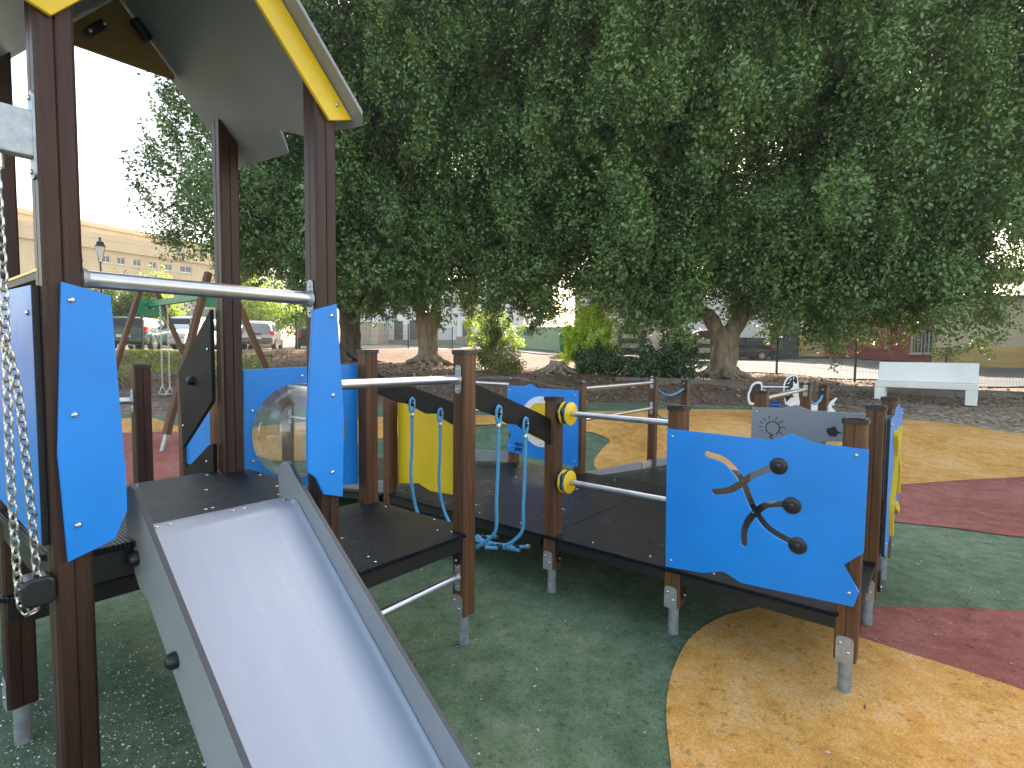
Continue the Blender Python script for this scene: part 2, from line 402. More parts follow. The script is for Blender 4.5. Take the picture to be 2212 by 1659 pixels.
xs = np.concatenate([[-150, -110, -75, -52], np.arange(-40, 42, .5), [52, 75, 110, 150]])
ys = np.concatenate([[-60, -25, -10], np.arange(-5, 62, .5), [70, 90, 120, 150]])
XX, YY = np.meshgrid(xs, ys); ZZ = tz_np(XX, np.clip(YY, -10, 62))
nx, ny = len(xs), len(ys)
V = np.stack([XX, YY, ZZ], -1).reshape(-1, 3)
Fc = [(j * nx + i, j * nx + i + 1, (j + 1) * nx + i + 1, (j + 1) * nx + i) for j in range(ny - 1) for i in range(nx - 1)]
def soil_mat():
    m, n, l, b = nodes_mat('bare_soil_and_litter')
    g = n.new('ShaderNodeNewGeometry'); P = g.outputs['Position']; sp = n.new('ShaderNodeSeparateXYZ'); l.new(P, sp.inputs[0])
    fine = nz(n, l, P, 9, 8, .75)
    vo = n.new('ShaderNodeTexVoronoi'); vo.inputs['Scale'].default_value = 14; l.new(P, vo.inputs['Vector'])
    bw = n.new('ShaderNodeRGBToBW'); l.new(vo.outputs['Color'], bw.inputs[0])
    mxv = n.new('ShaderNodeMath'); mxv.operation = 'MULTIPLY_ADD'; mxv.inputs[1].default_value = .4; l.new(bw.outputs[0], mxv.inputs[0])
    h = n.new('ShaderNodeMath'); h.operation = 'MULTIPLY'; h.inputs[1].default_value = .7; l.new(fine, h.inputs[0]); l.new(h.outputs[0], mxv.inputs[2])
    soil = ramp(n, [(.35, (.060, .032, .019)), (.55, (.120, .068, .041)), (.75, (.215, .138, .088)), (.88, (.32, .24, .165))])
    l.new(mxv.outputs[0], soil.inputs[0])
    # greyer chippings nearer the rubber (right)
    grav = ramp(n, [(.35, (.12, .082, .052)), (.55, (.26, .19, .13)), (.8, (.52, .42, .31))])
    l.new(mxv.outputs[0], grav.inputs[0])
    a = n.new('ShaderNodeMath'); a.operation = 'MULTIPLY_ADD'; a.inputs[1].default_value = -.55; a.inputs[2].default_value = 11.2 * .55
    l.new(sp.outputs[1], a.inputs[0])
    wob = n.new('ShaderNodeMath'); wob.operation = 'ADD'; l.new(a.outputs[0], wob.inputs[0]); l.new(nz(n, l, P, 1.2, 4), wob.inputs[1]); wob.use_clamp = True
    mx = n.new('ShaderNodeMixRGB'); l.new(wob.outputs[0], mx.inputs[0]); l.new(soil.outputs[0], mx.inputs[1]); l.new(grav.outputs[0], mx.inputs[2])
    l.new(mx.outputs[0], b.inputs['Base Color']); b.inputs['Roughness'].default_value = .95
    bp = n.new('ShaderNodeBump'); bp.inputs['Strength'].default_value = .9; bp.inputs['Distance'].default_value = .03
    l.new(mxv.outputs[0], bp.inputs['Height']); l.new(bp.outputs[0], b.inputs['Normal'])
    return m
SOIL = soil_mat()
gme = mesh(V, Fc, True); g = link('ground', gme, SOIL); tag(g, kind='structure')

def drape(name, poly, off, m, kind='structure', step=.5):
    bm = bmesh.new(); vs = [bm.verts.new((x, y, 0)) for x, y in poly]; bm.faces.new(vs)
    X = [p[0] for p in poly]; Y = [p[1] for p in poly]
    for ax, lo, hi in ((0, min(X), max(X)), (1, min(Y), max(Y))):
        k = math.ceil(lo / step) * step
        while k < hi:
            co = (k, 0, 0) if ax == 0 else (0, k, 0); no = (1, 0, 0) if ax == 0 else (0, 1, 0)
            bmesh.ops.bisect_plane(bm, geom=bm.verts[:] + bm.edges[:] + bm.faces[:], plane_co=co, plane_no=no, dist=1e-5)
            k += step
    bmesh.ops.triangulate(bm, faces=bm.faces)
    for v in bm.verts: v.co.z = tz(v.co.x, v.co.y) + off
    bmesh.ops.recalc_face_normals(bm, faces=bm.faces)
    me = bpy.data.meshes.new(name); bm.to_mesh(me); bm.free()
    if me.polygons[0].normal.z < 0: me.flip_normals()
    o = link(name, me, m); tag(o, kind=kind); return o
def smooth_poly(P, k=5):
    P = [Vector((p[0], p[1], 0)) for p in P]; n = len(P); out = []
    for i in range(n):
        a, b, c, d = P[i - 1], P[i], P[(i + 1) % n], P[(i + 2) % n]
        for j in range(k):
            t = j / k
            q = .5 * ((2 * b) + (c - a) * t + (2 * a - 5 * b + 4 * c - d) * t * t + (3 * b - a - 3 * c + d) * t ** 3); out.append((q.x, q.y))
    return out
# green base of the playground surface, its far rim read off the photograph
rim = [gp(u, v) for u, v in ((-150, 915), (60, 905), (345, 899), (600, 885), (850, 875), (1062, 871), (1268, 871), (1480, 874), (1640, 878), (1780, 885), (1955, 907), (2100, 922), (2212, 937), (2420, 962), (2700, 1000))]
drape('rubber_surface', [(-14, -4), (14, -4), (13.5, 5), ] + rim[::-1] + [(-12, 8)], .012, GREENR, step=.5)
def zone(name, px, extra_world=None, m=None, off=.02, k=5):
    P = [gp(u, v) if len(q) == 2 else (u, v) for q in px for (u, v) in [q[:2]]]
    drape(name, smooth_poly(P, k), off, m)
zone('orange_rubber_patch', [(1448, 1659), (1439, 1540), (1455, 1452), (1492, 1385), (1550, 1345), (1615, 1323), (1665, 1318), (1730, 1337), (1804, 1369), (1868, 1391), (1975, 1423), (2100, 1464), (2212, 1503),
      (2420, 1590), (2700, 1800), (2400, 2100), (1900, 2300), (1600, 2100), (1480, 1850)], m=ORANGER, off=.020, k=3)
zone('red_rubber_patch', [(1625, 1326), (1665, 1316), (1760, 1317), (1880, 1318), (2050, 1319), (2212, 1327), (2500, 1350), (2800, 1480), (2600, 1640), (2300, 1560), (2212, 1506), (2100, 1467), (1975, 1427), (1868, 1395), (1804, 1373), (1730, 1341)], m=REDR, off=.016, k=3)
zone('far_red_rubber_patch', [(1850, 1052), (1945, 1047), (2000, 1045), (2100, 1036), (2212, 1030), (2500, 1020), (2620, 1090), (2500, 1190), (2212, 1165), (2060, 1145), (1940, 1133), (1850, 1120), (1760, 1095), (1770, 1065)], m=REDR, off=.020, k=3)
zone('far_orange_rubber_patch', [(1060, 900), (1150, 897), (1268, 892), (1400, 888), (1560, 887), (1700, 889), (1800, 892), (1955, 909), (2100, 924), (2212, 939), (2480, 972), (2560, 1010), (2212, 1034), (2100, 1040), (1945, 1051), (1850, 1056),
      (1700, 1075), (1500, 1060), (1340, 1040), (1283, 1010), (1300, 975), (1318, 956), (1300, 945), (1265, 935), (1150, 925), (1060, 920), (950, 930), (850, 945), (760, 965), (650, 1000), (560, 990), (500, 940), (640, 915), (830, 903)], m=ORANGER, off=.024, k=3)
zone('left_orange_rubber_patch', [(180, 912), (270, 906), (330, 905), (380, 922), (455, 936), (520, 945), (500, 960), (400, 945), (270, 945), (180, 950)], m=ORANGER, off=.020, k=3)
zone('left_red_rubber_patch', [(150, 945), (270, 938), (380, 936), (470, 950), (500, 985), (470, 1040), (380, 1080), (250, 1100), (120, 1080), (60, 1010)], m=REDR, off=.024, k=3)

# concrete kerb round the planting bank
KERB = stucco_mat('kerb_concrete', (.15, .125, .10), .35)
def kerb(name, pts, w=.11, h=.13):
    mb = MB(); P = catmull([(x, y, tz(x, y)) for x, y in pts], 5)
    for i in range(len(P) - 1):
        a, b = P[i], P[i + 1]; d = (b - a); L = d.length; ang = math.atan2(d.y, d.x)
        rot = Matrix.Rotation(ang, 3, 'Z') @ Matrix.Rotation(-math.asin(d.z / L), 3, 'Y')
        mb.box((a + b) / 2 + Vector((0, 0, h / 2 - .06)), (L - .012, w, h), rot)
    o = mb.build(name, KERB); bev(o, .008, 1); tag(o, kind='structure'); return o
kerb('kerb', [tuple(at(u, 760, d).xy) for u, d in ((-300, 13), (60, 12.9), (350, 12.8), (600, 13.2), (800, 13.8), (1069, 14), (1250, 14), (1481, 14), (1700, 13.7), (1860, 13.5), (2212, 13), (2500, 12.6))])
kerb('kerb', [tuple(at(u, 760, d).xy) for u, d in ((1330, 15.4), (1481, 15.3), (1700, 15), (1900, 14.8), (2212, 14.3), (2500, 13.9))], .10, .14)

# street beyond the fence
ASPH = mat('street_asphalt', (.085, .085, .088), .9, mottle=(3, .2, 8), bump=(60, .4, .004))
PAVE = mat('pavement_slabs', (.15, .148, .142), .85, mottle=(2, .15, 8))
COURT = mat('green_court', (.05, .16, .085), .8, mottle=(2, .12))
SAND = mat('pale_paving', (.28, .25, .21), .9, mottle=(2, .15))
drape('road', [(7.5, 20.3), (13, 20), (22, 19.8), (40, 19), (40, 15), (60, 15), (60, 22), (34, 22.6), (25, 25), (17, 31.3), (12, 36), (4, 40), (-2, 45), (-4, 36), (2, 29)], .05, ASPH, step=1)
drape('pavement', [(17.3, 31.4), (25.3, 25.1), (34.2, 22.7), (60, 22.1), (60, 30), (34, 32), (20, 40), (13, 42), (9, 43), (4, 40.4), (12.3, 36.1)], .12, PAVE, step=1)
drape('parking_lot', [(-40, 22), (-20, 21.5), (-10, 22.5), (-8.6, 26), (-7, 31), (-4, 34), (-4.5, 38), (-9, 44), (-20, 44), (-40, 40)], .04, SAND, step=1)
drape('sports_court', [(-17, 45), (-4, 45), (-3.5, 38.5), (-9, 44.4)], .06, COURT, step=1)
# ------------------------------------------------------------------ play structure (local frame: x along the bridge, y across it)
L = .84; PHI = .6802
A_ = Vector((math.sin(PHI), math.cos(PHI), 0)); B_ = Vector((-A_.y, A_.x, 0))
ORG = Vector((.2758, 3.5504, 0))
PS = thing('play_structure', 'wooden play structure with gabled tower, grey slide, rope bridge and blue panels', 'play structure', ORG, math.atan2(A_.y, A_.x))
def T2L(s, t, z=0): return Vector((s * L, t * L, z))
def to_local(p): d = p - ORG; return Vector((d.dot(A_), d.dot(B_), d.z))

def post_profile(w=.092, ch=.008, gw=.0035, gd=.004):
    h = w / 2; q = []
    side = [(-h + ch, -h), (-gw, -h), (0, -h + gd), (gw, -h), (h - ch, -h), (h, -h + ch)]
    for k in range(4):
        c, s_ = (1, 0, -1, 0)[k], (0, 1, 0, -1)[k]
        for x, y in side: q.append((x * c - y * s_, x * s_ + y * c))
    return q
def post_mesh(z0, z1, slope=None):
    P = post_profile(); n = len(P); v = []; f = []
    for z in (z0, z1):
        for x, y in P:
            zz = z if z == z0 or slope is None else z + slope(x)
            v.append((x, y, zz))
    for k in range(n): f.append((k, (k + 1) % n, n + (k + 1) % n, n + k))
    f.append(tuple(reversed(range(n)))); f.append(tuple(range(n, 2 * n)))
    return mesh(v, f)
def shared(builder, m):
    o = builder; return o
# shared part meshes
ZB = .18
_m = MB(); _m.lathe([(.0285, -.05), (.0285, ZB - .004)], n=18); PIPE_ME = mesh(_m.v, _m.f, True); PIPE_ME.set_sharp_from_angle(angle=1.); PIPE_ME.materials.append(PIPE)
def rrect(w, h, r, n=4, corners=(1, 1, 1, 1)):
    o = []
    for k, (cx, cy) in enumerate(((w / 2 - r, h / 2 - r), (-w / 2 + r, h / 2 - r), (-w / 2 + r, -h / 2 + r), (w / 2 - r, -h / 2 + r))):
        if corners[k]:
            for j in range(n + 1):
                a = math.pi / 2 * (k + j / n); o.append((cx + r * math.cos(a), cy + r * math.sin(a)))
        else:
            sx, sy = ((1, 1), (-1, 1), (-1, -1), (1, -1))[k]; o.append((sx * w / 2, sy * h / 2))
    return o
def bolt_mb(mb, c, nrm, r=.009, h=.006):
    ax = Vector(nrm).to_track_quat('Z', 'Y').to_matrix()
    mb.lathe([(r * 1.0, 0), (r * .95, h * .45), (r * .6, h * .9), (r * .25, h)], c, 12, ax)
# L bracket with two bolts on the faces towards -x and -y
_m = MB(); _m.prism(rrect(.072, .125, .022, 4, (1, 1, 0, 0)), lambda p, q, d: (-.0485 + d, p, ZB + .056 + q), 0, -.003)
_m.box((0, 0, ZB - .003), (.094, .08, .005)); BRK_ME = mesh(_m.v, _m.f); BRK_ME.materials.append(GALV)
_m = MB(); bolt_mb(_m, (0, 0, 0), (0, 0, 1)); BOLT_ME = mesh(_m.v, _m.f, True); BOLT_ME.materials.append(BOLT)
_m = MB(); _m.lathe([(.0075, 0), (.007, .0022), (.004, .0038)], n=10); SCREW_ME = mesh(_m.v, _m.f, True); SCREW_ME.materials.append(BOLT)
def capmesh():
    bm = bmesh.new(); w = .104
    P = rrect(w, w, .012, 3); vs = [bm.verts.new((x, y, 0)) for x, y in P]; f = bm.faces.new(vs)
    r = bmesh.ops.extrude_face_region(bm, geom=[f]); top = [e for e in r['geom'] if isinstance(e, bmesh.types.BMVert)]
    for v_ in top: v_.co.z = .022
    tf = [e for e in r['geom'] if isinstance(e, bmesh.types.BMFace)][0]
    r = bmesh.ops.inset_region(bm, faces=[tf], thickness=.010)
    for v_ in tf.verts: v_.co.z -= .005
    me = bpy.data.meshes.new('cap')
    # raised mark ring and spokes
    i = []
    def seg(a, b, w_=.004, h=.006):
        a = Vector(a); b = Vector(b); d = (b - a).normalized(); n_ = Vector((-d.y, d.x, 0)) * w_ / 2
        q = [bm.verts.new(p) for p in (a - n_, b - n_, b + n_, a + n_)]; q2 = [bm.verts.new(p.co + Vector((0, 0, h))) for p in q]
        bm.faces.new(q2)
        for k in range(4): bm.faces.new((q[k], q[(k + 1) % 4], q2[(k + 1) % 4], q2[k]))
    for k in range(12):
        a0, a1 = 2 * math.pi * k / 12, 2 * math.pi * (k + 1) / 12
        seg((.026 * math.cos(a0), .026 * math.sin(a0), .016), (.026 * math.cos(a1), .026 * math.sin(a1), .016))
    for k in range(4):
        a0 = math.pi / 4 + k * math.pi / 2; seg((.03 * math.cos(a0), .03 * math.sin(a0), .016), (.046 * math.cos(a0), .046 * math.sin(a0), .016))
    bmesh.ops.recalc_face_normals(bm, faces=bm.faces); bm.to_mesh(me); bm.free(); me.materials.append(BLACKP); return me
CAP_ME = capmesh()
def child(name, me, parent, loc=(0, 0, 0), rot=None):
    o = bpy.data.objects.new(name, me); COL.objects.link(o); o.parent = parent; o.location = loc
    if rot is not None: o.rotation_euler = rot
    return o
def bolt(parent, loc, nrm, sc=1.0, me=None, name='bolt'):
    o = child(name, me or BOLT_ME, parent, loc, Vector(nrm).to_track_quat('Z', 'Y').to_euler()); o.scale = (sc, sc, sc); return o
POSTS = {}; _pm = {}
def post(s, t, H, dark=False, cap=True, z0=ZB, brz=0., foot=True, gz=0., parent=None):
    key = (H, dark, z0)
    if key not in _pm: me = post_mesh(z0, H - (.018 if cap else 0)); me.materials.append(WOODD if dark else WOOD); _pm[key] = me
    o = child('post', _pm[key], parent or PS, T2L(s, t, gz)); POSTS[(s, t)] = o
    if cap: child('post_cap', CAP_ME, o, (0, 0, H - .022))
    if foot:
        child('foot_pipe', PIPE_ME, o)
        b = child('foot_bracket', BRK_ME, o, (0, 0, 0), (0, 0, brz))
        for (yy, zz) in ((.018, .085), (-.014, .045)):
            p = rotz(brz) @ Vector((-.0515, yy, ZB + zz)); bolt(o, p, rotz(brz) @ Vector((-1, 0, 0)))
    return o
HL = 1.309; HT = 1.607
for s_, t_ in ((0, 0), (0, 1), (0, 2), (0, -1), (0, -2), (1, -2), (2, -2), (2, -1), (2, 1), (2, 2), (2, 3), (2, 4), (0, 4), (4, 1), (4, -1)):
    post(s_, t_, HL)
post(5.15, .97, 1.24); post(5.15, -1.0, 1.24)
post(-1, 3.6, HL); post(-1, 4.45, HL)
for s_, t_ in ((-1, 0), (-1, 1)): post(s_, t_, HT)
post(-2.04, 2.42, 1.50, True); post(-3.0, 2.42, 1.50, True)
RZ = lambda x: 3.137 - abs(x + 2.5 * L) * 1.11            # underside of the roof at local x
for s_, t_ in ((-2, 0), (-2, 1), (-3, 0), (-3, 1)):
    sg = 1 if s_ == -2 else -1
    me = post_mesh(ZB, RZ(s_ * L) - .006, lambda x, sg=sg: -sg * x * 1.11); me.materials.append(WOODD)
    o = child('post', me, PS, T2L(s_, t_)); POSTS[(s_, t_)] = o
    child('foot_pipe', PIPE_ME, o); child('foot_bracket', BRK_ME, o)
    for (yy, zz) in ((.018, .085), (-.014, .045)): bolt(o, (-.0515, yy, ZB + zz), (-1, 0, 0))

# flat boards -------------------------------------------------------
def board(name, poly, plane, pos, th, m, parent=PS, holes=None, label=None, bw=.0025, bolts=(), edge=None, bolt_side=-1):
    """plane 's': poly in (t,z), board normal along x, pos = s;  plane 't': poly in (s,z), normal along y, pos = t. th centred."""
    if plane == 's': fn = lambda p, q, d: (pos * L + d, p * L, q)
    else: fn = lambda p, q, d: (p * L, pos * L + d, q)
    o = MB().prism(poly, fn, -th / 2, th / 2).build(name, [m, edge] if edge else m, parent)
    if edge:
        for p_ in o.data.polygons:
            if len(p_.vertices) == 4 and p_.index >= 2: p_.material_index = 1
    if holes:
        cuts = []
        for hp in holes:
            c = MB().prism(hp, fn, -th * 2, th * 2).build('cutter', m); c.parent = parent
            b = o.modifiers.new('b', 'BOOLEAN'); b.object = c; b.operation = 'DIFFERENCE'; b.solver = 'EXACT'; cuts.append(c)
        bpy.context.view_layer.update()
        me = bpy.data.meshes.new_from_object(o.evaluated_get(bpy.context.evaluated_depsgraph_get()))
        o.modifiers.clear(); o.data = me
        for c in cuts: bpy.data.objects.remove(c)
    bev(o, bw, 2)
    nrm = (bolt_side, 0, 0) if plane == 's' else (0, bolt_side, 0)
    for p, q in bolts: bolt(o, fn(p, q, bolt_side * (th / 2 + .0005)), nrm)
    if label: o['label'] = label
    return o
def capsule(path, w):
    """outline polygon around an open path"""
    P = [Vector((p[0] * L, p[1])) for p in catmull([(a, b, 0) for a, b in path], 5)]
    lft, rgt = [], []
    for i, p in enumerate(P):
        d = (P[min(i + 1, len(P) - 1)] - P[max(i - 1, 0)]).normalized(); n_ = Vector((-d.y, d.x)) * w / 2
        lft.append(p + n_); rgt.append(p - n_)
    def capp(c, d):
        a0 = math.atan2(d.y, d.x); return [c + Vector((math.cos(a0 + a), math.sin(a0 + a))) * w / 2 for a in (math.pi / 3, 0, -math.pi / 3)]
    dE = (P[-1] - P[-2]).normalized(); dS = (P[0] - P[1]).normalized()
    out = lft + capp(P[-1], dE) + rgt[::-1] + capp(P[0], dS)
    return [(p.x / L, p.y) for p in out]
def circ(c, r, n=40, sx=1.): return [(c[0] + r * sx / L * math.cos(2 * math.pi * k / n), c[1] + r * math.sin(2 * math.pi * k / n)) for k in range(n)]

# tower and slide side panels
board('side_panel', [(-3.011, 1.786), (-2.874, 1.757), (-2.858, 1.45), (-2.846, 1.20), (-2.846, 1.103), (-2.887, 1.022), (-3.022, .985), (-3.038, 1.30)], 't', -.068, .016, BLUE, bolts=((-2.986, 1.736), (-2.990, 1.409), (-2.991, 1.088)), label='blue hexagonal side panel left of the slide')
board('side_panel', [(-2.09, 1.756), (-1.964, 1.789), (-1.930, 1.326), (-1.942, .992), (-2.046, 1.019), (-2.084, 1.091), (-2.127, 1.121), (-2.125, 1.34)], 't', -.068, .016, BLUE, bolts=((-1.996, 1.739), (-1.993, 1.419), (-2.0, 1.104)), label='blue hexagonal side panel right of the slide')
board('wall_panel', [(-.005, 1.776), (-.004, 1.03), (.10, 1.035), (.90, 1.06), (1.04, 1.18), (1.03, 1.72), (.9, 1.775), (.5, 1.785)], 's', -3.066, .019, BLUE, bolts=((.05, 1.70), (.05, 1.12), (.95, 1.70)), label='blue wall panel on the far left of the tower', edge=EDGE)
CB_ = (-1.52, 1.14)
bub = board('window_panel', [(-1.895, 1.494), (-1.055, 1.516), (-1.055, .757), (-1.337, .787), (-1.679, .80), (-1.905, .82)], 't', 1.06, .016, BLUE, holes=[circ(CB_, .275, 48)],
            bolts=((-1.502, 1.452), (-1.845, 1.273), (-1.845, 1.003), (-1.74, .905), (-1.2, 1.27), (-1.2, .98)), label='blue panel with a round clear dome window')
dm = MB(); prof = [(.29, .009), (.285, .004), (.27, -.01)] + [(.27 * math.cos(a), -.01 - .20 * math.sin(a)) for a in [i * math.pi / 2 / 10 for i in range(1, 10)]] + [(.004, -.211)]
ax = Matrix(((1, 0, 0), (0, 0, -1), (0, 1, 0)))
dm.lathe([(r, -z) for r, z in prof], (CB_[0] * L, 1.06 * L, CB_[1]), 48, ax)
dome = dm.build('dome_window', BUBBLE, bub, True)
TR1 = [(-1.223, 1.072), (-1.327, 1.05), (-1.399, .998), (-1.446, .943), (-1.482, .871), (-1.523, .808), (-1.601, .736), (-1.735, .69)]
TR2 = [(-1.272, .878), (-1.353, .895), (-1.422, .935), (-1.497, .993), (-1.62, 1.052)]
TR3 = [(-1.46, .637), (-1.458, .702), (-1.486, .768), (-1.541, .828), (-1.596, .86), (-1.70, .876)]
tp = board('track_panel', [(-.956, 1.185), (-1.583, 1.178), (-1.698, 1.219), (-1.81, 1.186), (-2.071, 1.180), (-2.069, .711), (-1.981, .640), (-2.057, .527), (-2.035, .456), (-1.451, .431), (-1.344, .467), (-1.216, .430), (-.969, .412)], 's', -.073, .016, BLUE,
           holes=[capsule(TR1, .034), capsule(TR2, .034), capsule(TR3, .034)], bolts=((-.997, 1.145), (-2.018, 1.15), (-2.012, .515), (-1.006, .455)), label='blue panel with curved slots and three black sliding discs')
for (t_, z_) in ((-1.638, 1.057), (-1.715, .874), (-1.753, .685)):
    m_ = MB(); ax = Vector((-1, 0, 0)).to_track_quat('Z', 'Y').to_matrix()
    m_.lathe([(.041, 0), (.041, .005), (.037, .008), (.020, .009), (.017, .016), (.010, .019), (.002, .020)], (-.083 * L + .0, t_ * L, z_), 32, ax)
    m_.build('sliding_disc', BLACKP, tp, True)
board('gap_panel', [(1.94, 1.166), (1.94, .47), (1.637, .512), (1.464, .472), (1.06, .49), (1.06, 1.17), (1.4, 1.20)], 's', .06, .016, YELLOW, label='yellow panel between two low posts')
# porthole panel with emblem
jk = board('porthole_panel', [(2.055, 1.240), (1.801, 1.237), (1.689, 1.268), (1.571, 1.226), (.981, 1.230), (.980, .470), (1.503, .491), (1.829, .508), (2.041, .526), (2.065, .60), (1.986, .696), (2.055, .787)], 's', 1.93, .016, BLUE,
           bolts=((2.007, 1.19), (1.014, 1.181), (1.02, .524), (2.013, .588)), label='blue panel with white ring and yellow disc')
def ring_s(name, s, c, r0, r1, th, m, parent, n=40):
    mb = MB(); i0 = 0
    for d in (0, -th):
        for r in (r0, r1):
            for k in range(n):
                a = 2 * math.pi * k / n; mb.v.append(Vector((s * L + d, c[0] * L + r * math.cos(a), c[1] + r * math.sin(a))))
    for k in range(n):
        k1 = (k + 1) % n; a, b, c_, d_ = k, n + k, 2 * n + k, 3 * n + k; a1, b1, c1, d1 = k1, n + k1, 2 * n + k1, 3 * n + k1
        mb.f += [(c_, c1, d1, d_), (a, a1, c1, c_), (b, b1, d1, d_), (a, a1, b1, b)]
    return mb.build(name, m, parent, True)
PC = (1.50, .885)
ring_s('white_ring', 1.918, PC, .195, .262, .014, WHITEB, jk)
ring_s('yellow_ring', 1.919, PC, .11, .196, .008, YELLOW, jk); ring_s('yellow_ring', 1.917, PC, .05, .10, .008, YELLOW, jk)
_mb = MB(); _mb.lathe([(.2, 0), (.2, .003)], (1.919 * L, PC[0] * L, PC[1]), 40, Vector((-1, 0, 0)).to_track_quat('Z', 'Y').to_matrix()); _mb.build('yellow_disc', YELLOW, jk, True)
for k in range(6):
    a = math.pi / 6 + k * math.pi / 3; bolt(jk, (1.914 * L - .008, PC[0] * L + .23 * math.cos(a), PC[1] + .23 * math.sin(a)), (-1, 0, 0), 1.1)
def text_mesh(body, size, m, name, parent, M, extrude=.001, align='LEFT', spacing=1., bold=0.):
    c = bpy.data.curves.new('t', 'FONT'); c.body = body; c.size = size; c.extrude = extrude; c.align_x = align; c.space_line = .8; c.space_character = spacing; c.offset = bold
    t = bpy.data.objects.new('t', c); COL.objects.link(t); bpy.context.view_layer.update()
    me = bpy.data.meshes.new_from_object(t.evaluated_get(bpy.context.evaluated_depsgraph_get())); bpy.data.objects.remove(t)
    me.transform(M); o = link(name, me, m, parent); return o
Mt = Matrix(((0, 0, -1, 1.9185 * L - .0015), (-1, 0, 0, 1.918 * L), (0, 1, 0, .600), (0, 0, 0, 1)))
text_mesh('vinci\nplay', .062, EDGE, 'maker_lettering', jk, Mt, .0008, bold=.0016)
# grey panel with bulb drawing
lb = board('drawing_panel', [(-.935, 1.180), (-1.194, 1.187), (-1.316, 1.220), (-1.419, 1.184), (-2.06, 1.186), (-2.06, .60), (-1.5, .55), (-.94, .50)], 's', 1.93, .016, GREYB,
           holes=[[(-1.50, .93), (-1.53, .955), (-1.60, .970), (-1.68, .972), (-1.74, .955), (-1.75, .92), (-1.70, .90), (-1.56, .90)], ], bolts=((-.985, 1.147), (-2.0, 1.14)), label='grey panel with an engraved light bulb')
def stroke(pts, w=.0075, closed=False):
    return capsule(pts, w)
def flat(name, poly, s, th, m, parent):
    return MB().prism(poly, lambda p, q, d: (s * L + d, p * L, q), 0, -th).build(name, m, parent)
bulb = [(-1.158, .985), (-1.172, 1.0), (-1.184, 1.025), (-1.175, 1.055), (-1.150, 1.074), (-1.118, 1.079), (-1.088, 1.068), (-1.068, 1.045), (-1.068, 1.015), (-1.085, .993), (-1.110, .981), (-1.128, .975), (-1.118, .966), (-1.098, .960), (-1.112, .950), (-1.133, .942), (-1.11, .93)]
flat('bulb_outline', stroke(bulb), 1.9205, .0012, EDGE, lb)
for a_, b_ in (((-1.007, 1.031), (-1.032, 1.032)), ((-1.016, 1.07), (-1.039, 1.056)), ((-1.042, 1.099), (-1.058, 1.08)), ((-1.093, 1.119), (-1.092, 1.095)), ((-1.161, 1.117), (-1.144, 1.094)), ((-1.211, 1.09), (-1.176, 1.071)), ((-1.23, 1.04), (-1.187, 1.038)), ((-1.21, .987), (-1.178, 1.005)), ((-1.026, .998), (-1.04, 1.005))):
    flat('bulb_ray', stroke([a_, ((a_[0] + b_[0]) / 2, (a_[1] + b_[1]) / 2), b_], .006), 1.9205, .0012, EDGE, lb)
cl = [(p.x, p.y) for p in catmull([(-1.559, 1.047, 0), (-1.569, 1.064, 0), (-1.591, 1.068, 0), (-1.612, 1.08, 0), (-1.634, 1.07, 0), (-1.641, 1.05, 0), (-1.67, 1.038, 0), (-1.67, 1.031, 0), (-1.645, 1.028, 0), (-1.637, 1.009, 0), (-1.602, 1.004, 0), (-1.578, 1.014, 0), (-1.560, 1.035, 0)], 4)]
flat('cloud_shape', cl, 1.9205, .0012, EDGE, lb)
# game panel on the right end with raised yellow strips
gpn = board('game_panel', [(.98, 1.238), (1.10, 1.238), (1.30, 1.24), (1.36, 1.275), (1.70, 1.285), (1.84, 1.24), (2.07, 1.235), (2.06, .70), (1.98, .66), (2.05, .60), (1.85, .52), (1.5, .50), (1.08, .41), (.98, .45)], 't', -2.075, .019, BLUE, bolts=((1.04, 1.2), (2.0, 1.2), (1.04, .5), (1.98, .58)), edge=EDGE, label='blue end panel with raised yellow strips')
for path in ([(1.30, 1.12), (1.42, .98), (1.34, .82), (1.22, .70), (1.28, .52)], [(1.62, 1.12), (1.52, .99), (1.70, .86), (1.78, .70)], [(1.45, .66), (1.62, .62), (1.8, .56)]):
    MB().prism(capsule(path, .05), lambda p, q, d: (p * L, -2.075 * L - .01 + d, q), 0, -.022).build('yellow_strip', YELLOW, gpn)
